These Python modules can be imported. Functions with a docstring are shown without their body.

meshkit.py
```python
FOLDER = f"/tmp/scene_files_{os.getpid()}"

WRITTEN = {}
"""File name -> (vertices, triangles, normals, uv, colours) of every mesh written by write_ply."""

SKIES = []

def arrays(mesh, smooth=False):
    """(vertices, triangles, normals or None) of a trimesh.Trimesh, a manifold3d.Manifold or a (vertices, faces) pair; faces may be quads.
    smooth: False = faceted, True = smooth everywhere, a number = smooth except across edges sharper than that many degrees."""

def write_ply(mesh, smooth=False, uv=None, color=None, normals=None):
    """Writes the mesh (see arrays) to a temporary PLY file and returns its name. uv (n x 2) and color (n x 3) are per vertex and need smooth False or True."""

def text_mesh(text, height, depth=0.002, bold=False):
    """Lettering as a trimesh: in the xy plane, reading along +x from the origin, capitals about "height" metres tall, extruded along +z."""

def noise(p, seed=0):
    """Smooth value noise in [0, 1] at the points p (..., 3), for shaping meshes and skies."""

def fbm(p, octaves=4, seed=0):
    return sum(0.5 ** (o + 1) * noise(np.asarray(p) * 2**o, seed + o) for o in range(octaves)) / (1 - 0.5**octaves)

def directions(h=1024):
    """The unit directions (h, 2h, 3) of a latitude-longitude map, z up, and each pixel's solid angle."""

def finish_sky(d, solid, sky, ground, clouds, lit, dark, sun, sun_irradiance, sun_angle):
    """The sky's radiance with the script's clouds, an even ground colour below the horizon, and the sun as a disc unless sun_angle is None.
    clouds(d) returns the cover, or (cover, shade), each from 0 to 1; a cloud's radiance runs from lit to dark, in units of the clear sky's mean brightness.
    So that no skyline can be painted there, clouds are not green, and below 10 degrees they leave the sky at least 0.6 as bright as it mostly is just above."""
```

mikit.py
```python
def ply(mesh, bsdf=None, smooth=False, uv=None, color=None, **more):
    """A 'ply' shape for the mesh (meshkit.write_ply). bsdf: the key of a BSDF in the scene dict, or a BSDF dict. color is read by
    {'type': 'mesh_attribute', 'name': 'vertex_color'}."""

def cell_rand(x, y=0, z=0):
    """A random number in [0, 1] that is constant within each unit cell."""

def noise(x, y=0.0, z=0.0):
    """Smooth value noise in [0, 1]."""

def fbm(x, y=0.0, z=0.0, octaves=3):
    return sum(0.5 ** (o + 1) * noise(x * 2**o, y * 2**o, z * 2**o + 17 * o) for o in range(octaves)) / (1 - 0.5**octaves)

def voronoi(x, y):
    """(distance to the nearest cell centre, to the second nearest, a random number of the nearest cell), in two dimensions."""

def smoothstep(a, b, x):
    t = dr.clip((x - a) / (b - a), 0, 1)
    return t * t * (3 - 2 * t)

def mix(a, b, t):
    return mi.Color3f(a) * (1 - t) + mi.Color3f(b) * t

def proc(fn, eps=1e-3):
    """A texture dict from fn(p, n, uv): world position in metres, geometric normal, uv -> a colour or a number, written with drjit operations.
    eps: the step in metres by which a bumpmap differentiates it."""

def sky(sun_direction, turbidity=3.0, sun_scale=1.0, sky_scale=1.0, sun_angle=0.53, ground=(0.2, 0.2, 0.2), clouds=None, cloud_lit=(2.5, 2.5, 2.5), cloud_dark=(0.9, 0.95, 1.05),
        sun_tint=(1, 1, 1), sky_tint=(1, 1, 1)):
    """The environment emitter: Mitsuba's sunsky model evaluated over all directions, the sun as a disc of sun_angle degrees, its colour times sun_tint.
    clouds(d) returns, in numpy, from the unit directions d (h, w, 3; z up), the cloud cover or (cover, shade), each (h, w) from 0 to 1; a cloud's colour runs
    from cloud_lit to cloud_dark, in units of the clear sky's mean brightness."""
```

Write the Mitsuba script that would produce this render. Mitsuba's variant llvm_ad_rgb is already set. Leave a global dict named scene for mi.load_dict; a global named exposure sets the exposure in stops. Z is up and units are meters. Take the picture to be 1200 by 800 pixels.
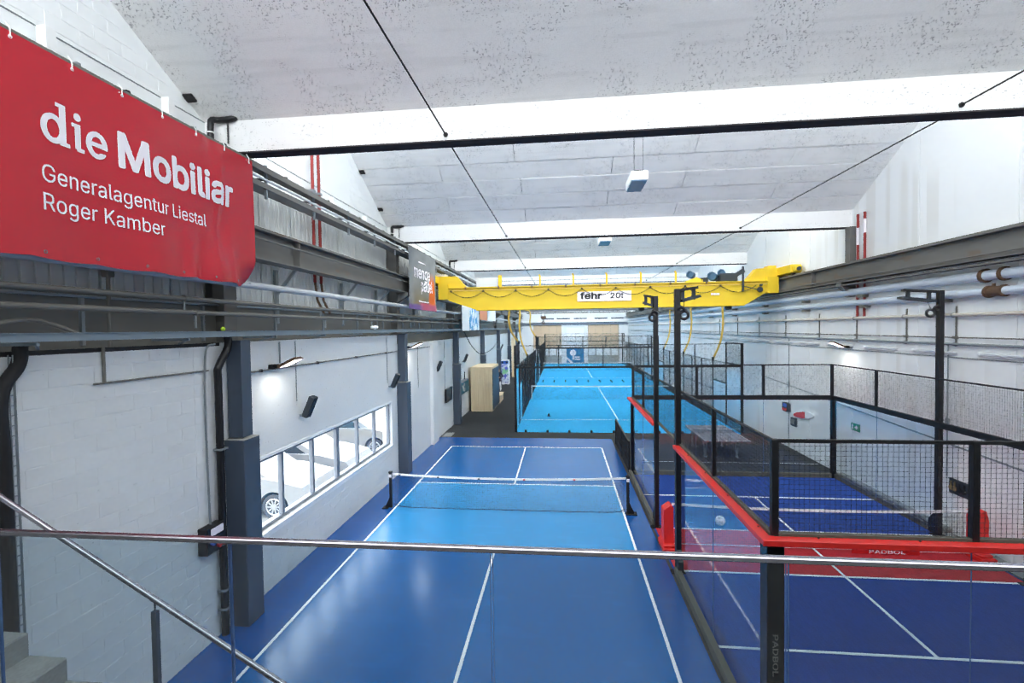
import math, random
import numpy as np, trimesh
import mitsuba as mi, drjit as dr
import mikit, meshkit
import manifold3d as m3
from shapely.geometry import Polygon, LineString, Point, box as sbox
from shapely.ops import unary_union
from mikit import noise, fbm, smoothstep, mix, cell_rand

random.seed(7); rng = np.random.default_rng(7)
T = mi.ScalarTransform4f
scene, labels = {}, {}

# ------------------------------------------------------------------ camera, sky, exposure
exposure = 3.74
CAM = np.array([1.486, -12.227, 4.791])
def cam_axes(yaw, pitch, roll):
    cy, sy, cp, sp = math.cos(yaw), math.sin(yaw), math.cos(pitch), math.sin(pitch)
    f = np.array([sy*cp, cy*cp, sp]); r = np.array([cy, -sy, 0.0]); u = np.cross(r, f)
    c, s = math.cos(roll), math.sin(roll)
    return r*c+u*s, u*c-r*s, f
_, UP, FWD = cam_axes(-.1042, -.0276, -.0141)
scene['camera'] = {'type': 'perspective', 'fov': 2*math.degrees(math.atan(600/554.9)), 'fov_axis': 'x', 'near_clip': .05, 'far_clip': 500.,
                   'to_world': T().look_at(origin=CAM.tolist(), target=(CAM+FWD).tolist(), up=UP.tolist())}
SKY = 2.0
scene['sky'] = mikit.sky((0.35, 0.5, 0.8), sun_scale=0.0, sky_scale=SKY, clouds=lambda d: np.ones(d.shape[:2]), cloud_lit=(2.44, 2.56, 2.60), ground=(.35, .35, .35))
LAMP = 5.0      # radiance of the wall floodlights

# ------------------------------------------------------------------ materials
def S(r, g, b):
    return [((c/255.0+.055)/1.055)**2.4 if c > 10 else c/3294.6 for c in (r, g, b)]
def rgb(c): return {'type': 'rgb', 'value': [float(x) for x in c]}
def mat(name, d): scene[name] = {'type': 'twosided', 'bsdf': d}; return name
def flat(name, c): return mat(name, {'type': 'diffuse', 'reflectance': c if isinstance(c, dict) else rgb(c)})
def pr(name, c, rough=.5, metal=0., spec=.5, **k):
    return mat(name, {'type': 'principled', 'base_color': c if isinstance(c, dict) else rgb(c), 'roughness': rough, 'metallic': metal, 'specular': spec, **k})

def f_slab(p, n, uv):
    a = fbm(p.x*.6, p.y*.8, p.z*.8, 3)
    pit = smoothstep(.66, .80, noise(p.x*66, p.y*66, p.z*66)) * smoothstep(.34, .66, fbm(p.x*2.2, p.y*2.2, p.z*2.2, 2))
    fine = noise(p.x*70, p.y*70, p.z*70)
    streak = smoothstep(.55, .8, noise(p.x*1.2, p.y*14, p.z*14))
    v = .89+.10*(a-.5)+.07*(fine-.5)-.05*streak
    return mix((v, v*.997, v*.985), (.30, .30, .30), pit*.8)
def f_beam(p, n, uv):
    pit = smoothstep(.73, .80, noise(p.x*48, p.y*48, p.z*48)) * smoothstep(.45, .62, fbm(p.x*1.6, p.y*2, p.z*4+3, 2))
    v = .88+.05*(fbm(p.x*.8, p.y, p.z*3, 2)-.5)
    return mix((v, v, v), (.35, .35, .35), pit*.6)
def f_wall(p, n, uv):
    v = .79+.07*(fbm(p.x*.7+3, p.y*.7, p.z*.7, 3)-.5)+.03*(noise(p.x*30, p.y*30, p.z*30)-.5)
    spot = smoothstep(.90, .93, noise(p.x*24, p.y*24, p.z*24))
    return mix((v*.97, v*.995, v), (.45, .46, .46), spot*.5)
def f_panel(p, n, uv):
    v = .85+.05*(fbm(p.x*.5, p.y*.5, p.z*.35, 3)-.5)
    drip = smoothstep(.62, .8, noise(p.y*5, p.z*.25, 2.0))*smoothstep(.45, .65, noise(p.y*.6, p.z*.4, 9.0))
    return mix((v*.975, v*.995, v), (.62, .60, .55), drip*.35)
def f_clad(p, n, uv):
    v = .66+.12*(fbm(p.y*.8, p.z*.5, 1.0, 3)-.5)+.025*(noise(p.y*7, p.z*.8, 4.0)-.5)
    return mi.Color3f(v*.97, v, v*.99)
def f_steel(p, n, uv):
    v = .14+.07*(fbm(p.x*2, p.y*1.3, p.z*4, 3)-.5)
    return mix((v, v*.98, v*.92), (.16, .11, .07), smoothstep(.62, .8, fbm(p.x*3+5, p.y*2, p.z*5, 3))*.6)
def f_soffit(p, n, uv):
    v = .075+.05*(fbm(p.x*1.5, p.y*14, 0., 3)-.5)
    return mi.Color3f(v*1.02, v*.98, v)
def f_scuff(base, k=.10):
    def f(p, n, uv):
        s = fbm(p.x*.9, p.y*.5, 0., 3)
        t = smoothstep(.80, .84, noise(p.x*2.0+p.y*.7, p.y*6, 3.0))
        m = 1+k*(s-.5)+.04*t
        return mi.Color3f(base[0]*m, base[1]*m, base[2]*m)
    return f
def f_turf(base):
    def f(p, n, uv):
        w = noise(p.x*160, p.y*160, 0.)*.25+noise(p.x*40, p.y*9, 1.)*.12
        m = .84+w
        return mi.Color3f(base[0]*m, base[1]*m, base[2]*m)
    return f
def f_wood(p, n, uv):
    g = noise((p.x+p.y)*22, p.z*1.1, 3.)*.6+noise((p.x+p.y)*60, p.z*3, 5.)*.4
    return mix(S(226, 208, 176), S(204, 182, 146), g)
def f_concrete(p, n, uv):
    v = .33+.10*(fbm(p.x*5, p.y*5, p.z*5, 4)-.5)+.05*(noise(p.x*60, p.y*60, p.z*60)-.5)
    return mi.Color3f(v*.98, v, v*.97)
def f_carpet(p, n, uv):
    v = .062+.018*noise(p.x*90, p.y*90, 0.)+.012*(fbm(p.x*.6, p.y*.6, 0., 2)-.5)
    return mi.Color3f(v*.96, v, v*1.04)
def f_banner2(p, n, uv):
    # printed artwork of the hung banner, in the banner's own extent: y 2.9..6.4, z 5.5..7.62
    u, v = (p.y-2.9)/3.5, (p.z-5.5)/2.12
    w = fbm(u*4, v*4, 2., 3)
    c = mix((.17, .19, .20), (.26, .27, .28), w)
    c = mix(c, (.22, .15, .05), smoothstep(.45, .0, v)*smoothstep(.0, .3, u)*.8)
    fl = smoothstep(.03, -.05, dr.abs(u-.83+.25*(v-.3)*(v-.3)+.10*(w-.5))-.13)*smoothstep(.72, .45, v)
    c = mix(c, (.70, .13, .03), fl)
    c = mix(c, (.45, .08, .16), smoothstep(.16, .10, v+.08*(w-.5))*smoothstep(.25, .5, u))
    return mix(c, (.16, .08, .30), smoothstep(.10, .05, v+.05*(w-.5))*smoothstep(.6, .3, u))
def f_mosaic(p, n, uv):
    a = cell_rand(p.y*3.2+p.z*1.3, p.z*3.0-p.y)
    c = mix((.55, .68, .80), (.10, .34, .62), smoothstep(.5, .75, a))
    return mix(c, (.80, .84, .86), smoothstep(.45, .40, a))
def f_vend(p, n, uv):
    v = p.z/2.0
    c = mix((.10, .12, .55), (.60, .66, .75), smoothstep(.30, .55, noise(p.x*9, p.z*7, 1.)))
    return mix(c, (.25, .62, .35), smoothstep(.08, .0, dr.abs(v-.55)-.06)*smoothstep(.4, .6, noise(p.x*7, p.z*6, 4.)))

P = mikit.proc
flat('m_slab', P(f_slab)); flat('m_beam', P(f_beam)); flat('m_wall', P(f_wall)); flat('m_wall_up', S(242, 245, 246)); flat('m_panel', P(f_panel))
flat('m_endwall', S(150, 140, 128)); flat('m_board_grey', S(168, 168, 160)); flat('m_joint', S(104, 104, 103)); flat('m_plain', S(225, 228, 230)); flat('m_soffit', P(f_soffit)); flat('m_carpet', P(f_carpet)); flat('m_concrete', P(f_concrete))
pr('m_clad', P(f_clad), .5); pr('m_steel', P(f_steel), .55)
pr('m_darkband', S(112, 111, 106), .8); pr('m_slate', S(70, 80, 94), .4); pr('m_slate_light', S(120, 128, 140), .4)
pr('m_vinyl', P(f_scuff((.006, .078, .29))), .22, spec=.7); pr('m_court', P(f_scuff((.006, .118, .36))), .22, spec=.7); pr('m_kitchen', P(f_scuff((.03, .27, .58))), .22, spec=.7)
pr('m_line', S(240, 242, 244), .4)
flat('m_turf_violet', P(f_turf((.03, .068, .27)))); flat('m_turf_red', P(f_turf((.52, .04, .05)))); flat('m_turf_padel', P(f_turf((.06, .46, .82))))
pr('m_black', S(22, 23, 26), .45); pr('m_black_wire', S(26, 26, 28), .6); pr('m_black_gloss', S(14, 15, 18), .22)
pr('m_grey_frame', S(84, 82, 74), .6); pr('m_red', S(214, 46, 42), .35); pr('m_red_net', S(200, 30, 30), .5)
pr('m_galv', S(140, 148, 152), .45, .4); pr('m_pipe_dark', S(112, 110, 104), .5); pr('m_pipe_light', S(190, 194, 196), .45)
pr('m_pipe_blue', S(188, 198, 208), .4); pr('m_beige', S(196, 190, 178), .5); pr('m_pipe_red', S(140, 40, 38), .5)
pr('m_white_gloss', S(238, 240, 240), .35); pr('m_tray', S(112, 110, 106), .5); pr('m_channel', S(128, 142, 152), .45, .3)
pr('m_yellow', S(214, 182, 40), .42); pr('m_yellow_hose', S(216, 178, 74), .5); pr('m_motor', S(52, 88, 118), .4); pr('m_motor_dark', S(40, 48, 56), .5)
pr('m_banner_red', S(190, 34, 48), .38); pr('m_print_white', S(238, 232, 238), .6); pr('m_banner2', P(f_banner2), .5); pr('m_mosaic', P(f_mosaic), .5)
pr('m_orange', S(226, 150, 110), .6); pr('m_wood', P(f_wood), .55); pr('m_wood_beige', S(206, 182, 154), .6); pr('m_dark', S(30, 30, 32), .7)
pr('m_rubber', S(26, 27, 29), .8); pr('m_alu', S(190, 192, 194), .35, .7); pr('m_green', S(0, 120, 84), .5); pr('m_teal', S(18, 84, 100), .45)
pr('m_logo_blue', S(34, 112, 160), .5); pr('m_navy', S(28, 32, 52), .8); pr('m_skin', S(206, 160, 130), .6); pr('m_hair', S(170, 130, 92), .7)
pr('m_cloth_white', S(232, 232, 234), .8); pr('m_socket_blue', S(40, 90, 180), .5); pr('m_vend', P(f_vend), .4)
pr('m_car', S(138, 140, 142), .25, clearcoat=.6); flat('m_paving', S(140, 140, 138)); pr('m_tyre_glare', S(64, 68, 76), .8); pr('m_table', S(128, 130, 142), .35)  # tyre tone raised to a bluish grey, glare put into the colour
pr('m_led_off', S(60, 110, 150), .35); pr('m_edge', S(84, 112, 156), .2); pr('m_net', S(24, 34, 58), .7); pr('m_brown', S(92, 70, 52), .6)
pr('m_lime', S(186, 220, 60), .6); pr('m_brass', S(168, 140, 92), .35, .6); pr('m_grey_box', S(196, 200, 204), .5)
scene['m_stainless'] = {'type': 'roughconductor', 'material': 'Cr', 'alpha': .07, 'distribution': 'ggx', 'specular_reflectance': rgb((.72, .73, .76))}
scene['m_glass'] = {'type': 'thindielectric', 'int_ior': 1.52}
scene['m_glass_pad'] = {'type': 'thindielectric', 'int_ior': 1.52, 'specular_transmittance': rgb((.84, .91, .96))}
scene['m_glass_rail'] = {'type': 'thindielectric', 'int_ior': 1.5, 'specular_transmittance': rgb((.68, .79, .84))}

# ------------------------------------------------------------------ helpers: meshes
def cat(ms): return trimesh.util.concatenate([m for m in ms if m is not None])
def bx(x0, x1, y0, y1, z0, z1, c=0.):
    x0, x1 = min(x0, x1), max(x0, x1); y0, y1 = min(y0, y1), max(y0, y1); z0, z1 = min(z0, z1), max(z0, z1)
    if c <= 0:
        m = trimesh.creation.box((x1-x0, y1-y0, z1-z0)); m.apply_translation(((x0+x1)/2, (y0+y1)/2, (z0+z1)/2)); return m
    c = min(c, .45*min(x1-x0, y1-y0, z1-z0)); pts = []
    for sx, X in ((1, x0), (-1, x1)):
        for sy, Y in ((1, y0), (-1, y1)):
            for sz, Z in ((1, z0), (-1, z1)):
                pts += [(X, Y+sy*c, Z+sz*c), (X+sx*c, Y, Z+sz*c), (X+sx*c, Y+sy*c, Z)]
    return man(m3.Manifold.hull_points(np.array(pts)))
def man(m):
    q = m.to_mesh(); return trimesh.Trimesh(np.array(q.vert_properties[:, :3], float), np.array(q.tri_verts), process=False)
def tube(pts, r, n=10, closed=False):
    p = np.asarray(pts, float); k = len(p); r = np.broadcast_to(r, (k,))
    t = np.gradient(p, axis=0) if not closed else np.roll(p, -1, 0)-np.roll(p, 1, 0)
    t /= np.linalg.norm(t, axis=1, keepdims=True)
    a = np.cross(t[0], [0, 0, 1] if abs(t[0][2]) < .9 else [1, 0, 0]); a /= np.linalg.norm(a)
    ang = np.arange(n)*2*np.pi/n; V = []
    for i in range(k):
        a = a-t[i]*np.dot(a, t[i]); a /= np.linalg.norm(a); b = np.cross(t[i], a)
        V.append(p[i]+r[i]*(np.cos(ang)[:, None]*a+np.sin(ang)[:, None]*b))
    V = np.vstack(V); F = []
    for i in range(k if closed else k-1):
        j = (i+1) % k
        for q in range(n):
            q2 = (q+1) % n; F += [(i*n+q, i*n+q2, j*n+q2), (i*n+q, j*n+q2, j*n+q)]
    if not closed:
        V = np.vstack([V, p[:1], p[-1:]]); c0, c1 = k*n, k*n+1
        for q in range(n):
            q2 = (q+1) % n; F += [(c0, q2, q), (c1, (k-1)*n+q, (k-1)*n+q2)]
    return trimesh.Trimesh(V, np.array(F), process=False)
def curve(pts, n=16):
    """Catmull-Rom through the points."""
    p = np.asarray(pts, float); p = np.vstack([2*p[0]-p[1], p, 2*p[-1]-p[-2]]); out = []
    for i in range(1, len(p)-2):
        for s in np.linspace(0, 1, n, endpoint=False):
            a, b, c, d = p[i-1:i+3]
            out.append(.5*(2*b+(c-a)*s+(2*a-5*b+4*c-d)*s*s+(3*b-a-3*c+d)*s**3))
    return np.vstack([out, p[-2:-1]])
def cyl(p, q, r, n=16): return tube([p, q], r, n)
def bar(p, q, w, h=None, up=(0, 0, 1)):
    p, q = np.array(p, float), np.array(q, float); h = h or w; d = q-p; L = np.linalg.norm(d); d /= L
    s = np.cross(d, up)
    if np.linalg.norm(s) < 1e-6: s = np.cross(d, (1, 0, 0))
    s /= np.linalg.norm(s); u = np.cross(s, d)
    m = trimesh.creation.box((w, L, h)); M = np.eye(4); M[:3, 0], M[:3, 1], M[:3, 2], M[:3, 3] = s, d, u, (p+q)/2
    m.apply_transform(M); return m
def wires(A, B, r, up=(0, 0, 1)):
    """Square wires from the points A to the points B, as one mesh."""
    A, B = np.asarray(A, float), np.asarray(B, float); d = B-A; d /= np.linalg.norm(d, axis=1, keepdims=True)
    a = np.where(np.abs(d[:, 2:]) < .9, [[0, 0, 1.]], [[1., 0, 0]]); s = np.cross(d, a); s /= np.linalg.norm(s, axis=1, keepdims=True); u = np.cross(s, d)
    ring = [s+u, -s+u, -s-u, s-u]
    V = np.stack([A+r*x for x in ring]+[B+r*x for x in ring], 1).reshape(-1, 3)
    f = np.array([(0, 1, 5), (0, 5, 4), (1, 2, 6), (1, 6, 5), (2, 3, 7), (2, 7, 6), (3, 0, 4), (3, 4, 7)])
    F = (f[None]+(np.arange(len(A))*8)[:, None, None]).reshape(-1, 3)
    return trimesh.Trimesh(V, F, process=False)
def mesh_panel(o, u, v, pitch, r):
    """A welded wire grid on the parallelogram o, o+u, o+v."""
    o, u, v = (np.array(x, float) for x in (o, u, v)); U, Vv = np.linalg.norm(u), np.linalg.norm(v)
    a = np.linspace(0, 1, max(2, round(U/pitch)+1))[:, None]; b = np.linspace(0, 1, max(2, round(Vv/pitch)+1))[:, None]
    return wires(np.vstack([o+a*u, o+b*v]), np.vstack([o+a*u+v, o+b*v+u]), r)
def prism(poly, axis, a, b):
    """Extrude a polygon: axis 'y' takes (x,z), 'x' takes (y,z), 'z' takes (x,y)."""
    g = poly if hasattr(poly, 'geom_type') else Polygon(poly)
    ms = [trimesh.creation.extrude_polygon(q, b-a, engine='earcut') for q in getattr(g, 'geoms', [g])]
    m = cat(ms); V = m.vertices.copy(); h = V[:, 2]+a
    V = {'y': np.c_[V[:, 0], h, V[:, 1]], 'x': np.c_[h, V[:, 0], V[:, 1]], 'z': np.c_[V[:, 0], V[:, 1], h]}[axis]
    m = trimesh.Trimesh(V, m.faces, process=False)
    if axis == 'y': m.invert()
    return m
def sheet(p0, p1, p2, p3):
    return trimesh.Trimesh(np.array([p0, p1, p2, p3], float), np.array([[0, 1, 2], [0, 2, 3]]), process=False)
def ibeam_xz(cx, z0, z1, w, tf, tw):
    return unary_union([sbox(cx-w/2, z0, cx+w/2, z0+tf), sbox(cx-w/2, z1-tf, cx+w/2, z1), sbox(cx-tw/2, z0, cx+tw/2, z1)])
def disc(c, axis, r, t, n=24):
    c = np.array(c, float); a = np.array(axis, float); a /= np.linalg.norm(a); return cyl(c-a*t/2, c+a*t/2, r, n)
def torus(c, axis, R, r, n=24, k=8):
    c = np.array(c, float); a = np.array(axis, float); a /= np.linalg.norm(a); s = np.cross(a, (0, 0, 1) if abs(a[2]) < .9 else (1, 0, 0)); s /= np.linalg.norm(s); u = np.cross(a, s)
    t = np.arange(n)*2*np.pi/n
    return tube(c+R*(np.cos(t)[:, None]*s+np.sin(t)[:, None]*u), r, k, True)

# ------------------------------------------------------------------ helpers: entries
COUNT = {}
def key(name):
    k = COUNT.get(name, 0); COUNT[name] = k+1
    return name if k == 0 else f'{name}_{k:03d}'
def tag(k, label=None, category=None, group=None, kind=None):
    d = {a: b for a, b in (('label', label), ('category', category), ('group', group), ('kind', kind)) if b}
    if d: labels.setdefault(k, {}).update(d)
def thing(name, label, category, group=None):
    k = key(name); tag(k, label, category, group); return k
def part(parent, name, mesh, m, label=None, smooth=False, kind=None, to=None):
    k = key(parent+'__'+name)
    d = dict(mesh) if isinstance(mesh, dict) else mikit.ply(mesh, m, smooth=smooth)
    if to is not None: d['to_world'] = to
    scene[k] = d; tag(k, label, None, None, kind); return k
def single(name, mesh, m, label, category, group=None, smooth=False):
    k = thing(name, label, category, group); scene[k] = mikit.ply(mesh, m, smooth=smooth); return k
def struct(name, mesh, m, label=None, smooth=False):
    k = key(name); tag(k, label, None, None, 'structure')
    if mesh is not None: scene[k] = mikit.ply(mesh, m, smooth=smooth)
    return k

XL, XR = -3.95, 10.30            # inner faces of the long walls
YB, YE = -14.2, 52.0             # wall behind the camera, end wall
BAY = 8.15; YK = [-13.10+BAY*i for i in range(9)]        # roof beams
ZB0, ZB1, ZTOP = 7.70, 8.22, 12.70
SLOPE = .55
def roof_z(y):
    for a, b in zip(YK[:-1], YK[1:]):
        if a < y <= b: return ZB1+(b-y)*SLOPE
    return ZB1+.3

# ------------------------------------------------------------------ floor
fl = struct('floor', bx(-4.3, 10.7, YB, YE+.3, -.25, 0), 'm_carpet', 'dark grey floor running the whole length of the hall')
part(fl, 'blue_vinyl', bx(XL, 3.56, YB, 8.26, 0, .003), 'm_vinyl', 'deep blue court surround')
for y0, y1, m in ((-6.70, -2.13, 'm_court'), (2.13, 6.70, 'm_court'), (-2.13, 2.13, 'm_kitchen')):
    part(fl, 'kitchen_zone' if m == 'm_kitchen' else 'service_zone', bx(-3.05, 3.05, y0, y1, .003, .005), m)
def ln(x0, x1, y0, y1, z=.007, b=.003): part(fl, 'painted_line', bx(x0, x1, y0, y1, b, z), 'm_line')
for s in (-1, 1):
    ln(3.0*s, 3.05*s, -6.7, 6.7); ln(-3.0, 3.0, s*6.65, s*6.7); ln(-3.0, 3.0, s*2.105, s*2.155); ln(-.025, .025, s*2.155, s*6.65)
# padbol turf and its lines
part(fl, 'violet_turf', bx(3.62, 9.92, -6.85, 3.35, 0, .006), 'm_turf_violet', 'violet blue turf of the caged court')
part(fl, 'red_turf', bx(3.66, 9.88, -2.80, -.80, .006, .009), 'm_turf_red', 'red turf strip under the net')
for y in (-2.80, -.80, -5.02, 1.45): ln(3.66, 9.88, y-.025, y+.025, .012, .006)
ln(6.75, 6.80, -4.995, -2.825, .012, .006); ln(6.75, 6.80, -2.775, -.825, .012, .009); ln(6.75, 6.80, -.775, 1.425, .012, .006)
# padel turf, two courts in a row
part(fl, 'sky_blue_turf', bx(-.65, 9.35, 9.45, 50.4, 0, .006), 'm_turf_padel', 'bright sky blue turf of the glass courts')
for y0 in (9.45, 30.35):
    ln(-.65, 9.35, y0+2.97, y0+3.02, .01, .006); ln(-.65, 9.35, y0+16.98, y0+17.03, .01, .006)
    ln(4.325, 4.375, y0+2.97, y0+10.0, .0105, .006); ln(4.325, 4.375, y0+10.0, y0+17.03, .0105, .006)
ln(4.3, 10.2, 4.88, 4.90, .004, 0)
part(fl, 'concrete_strip', bx(9.98, XR, YB, 3.6, 0, .004), 'm_concrete', 'bare concrete strip along the right wall')
part(fl, 'concrete_upstand', bx(10.12, XR, -.6, 3.6, .004, .10, .01), 'm_concrete')
part(fl, 'step_plate', bx(XL+.1, -3.45, 8.28, 9.0, 0, .05, .01), 'm_concrete', 'pale step plate at the wall')
struct('car_park', bx(-40, -4.55, -30, 60, -.25, -.02), 'm_paving', 'pale paved yard outside the left windows')

# ------------------------------------------------------------------ walls
wl = struct('wall_left', None, None, 'white block wall with a window band and grey cladding above, left side of the hall')
WY0, WY1, WZ0, WZ1 = -4.62, 2.36, 1.13, 2.47
part(wl, 'lower_wall', cat([bx(XL-.3, XL, YB, WY0, 0, 4.62), bx(XL-.3, XL, WY0, WY1, 0, WZ0), bx(XL-.3, XL, WY0, WY1, WZ1, 4.62), bx(XL-.3, XL, WY1, 3.0, 0, 4.62),
                             bx(XL-.3, XL, 3.0, YE, 0, 4.30)]), 'm_wall')
part(wl, 'pier', bx(XL, XL+.14, 6.85, 7.6, .003, 4.25, .01), 'm_wall')
part(wl, 'dark_lintel', bx(XL-.5, XL-.22, YB, YE, 4.62, 5.28), 'm_darkband', 'dark grey beam above the white wall')
part(wl, 'dark_infill', bx(XL-.5, XL-.26, 3.0, YE, 4.30, 4.62), 'm_darkband')
saw = [(YB, 7.4)]
for a, b in zip(YK[:-1], YK[1:]): saw += [(a+.03, ZB1+.05), (a+.03, ZTOP-.05), (b, ZB1+.05)]
saw = [(YB, 5.2), (YB, 8.3)]+saw[1:]+[(YE, 8.3), (YE, 5.2)]
SAW = Polygon(saw).buffer(0)
part(wl, 'upper_wall', prism(SAW, 'x', XL-.55, XL-.33), 'm_wall_up')
# painted blocks, seen one by one in the first bays
def block_ply(L, H, m, d=.012, c=.004):
    V = np.array([[0, 0, 0], [0, L, 0], [0, L, H], [0, 0, H], [d-c, 0, 0], [d-c, L, 0], [d-c, L, H], [d-c, 0, H], [d, c, c], [d, L-c, c], [d, L-c, H-c], [d, c, H-c]])
    F = []
    for o in (0, 4):
        for i in range(4):
            j = (i+1) % 4; F += [(o+i, o+j, o+4+j), (o+i, o+4+j, o+4+i)]
    F += [(8, 9, 10), (8, 10, 11)]
    return mikit.ply(trimesh.Trimesh(V, np.array(F), process=False), m)
BLK, HALF = block_ply(.494, .195, 'm_wall'), block_ply(.244, .195, 'm_wall')
def blocks(name, x, y0, y1, z0, z1, L=.5, H=.2, full=BLK, half=HALF, ok=lambda y, z: True):
    for r in range(int(round((z1-z0)/H))):
        y, z = y0, z0+r*H
        first = True
        while y < y1-.05:
            l = L/2 if (first and r % 2) or y+L > y1+.01 else L
            first = False
            if ok(y+l/2, z+H): part(wl, name, full if l == L else half, None, to=T().translate([x+rng.uniform(-.0012, .0012), y+.003, z+.0025]))
            y += l
blocks('block', XL-.008, -9.0, -5.55, .02, 4.62)
blocks('block', XL-.008, -4.5, 2.3, .02, 1.02)
BRK, BRH = block_ply(.374, .175, 'm_wall_up', .012, .005), block_ply(.184, .175, 'm_wall_up', .012, .005)
blocks('brick', XL-.338, -8.5, -4.95, 8.28, 9.9, .38, .18, BRK, BRH, lambda y, z: z < roof_z(y)-.02)
blocks('brick', XL-.338, .4, 3.1, 8.28, 9.7, .38, .18, BRK, BRH, lambda y, z: z < roof_z(y)-.02)
part(wl, 'ledge_line', bx(XL-.34, XL-.318, YB, YE, 8.215, 8.226), 'm_galv')
part(wl, 'dark_gap', bx(XL-.02, XL+.006, -8.3, -5.2, 4.58, 4.63), 'm_dark')
# ribbed grey cladding sheets above the pipes
def clad_sheet(y0, y1, z0, z1, x):
    prof, y = [], y0
    while y < y1-.02:
        prof += [(y, 0), (y+.012, -.018), (y+.026, -.018), (y+.038, 0), (y+.14, 0)]; y += .15
    prof = [(min(a, y1), b) for a, b in prof]
    V = np.array([(x+b, a, z) for z in (z0, z1) for a, b in prof]); n = len(prof)
    F = [f for i in range(n-1) for f in ((i, i+1, n+i+1), (i, n+i+1, n+i))]
    return trimesh.Trimesh(V, np.array(F), process=False)
yy = -10.05
while yy < 12:
    part(wl, 'cladding_sheet', clad_sheet(yy, yy+1.05, 5.28, 7.62, XL-.30), 'm_clad'); yy += 1.07
part(wl, 'cladding_backing', cat([bx(XL-.5, XL-.335, YB, YE, 5.28, 7.66), bx(XL-.335, XL-.30, yy, YE, 5.28, 7.62)]), 'm_clad')

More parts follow.
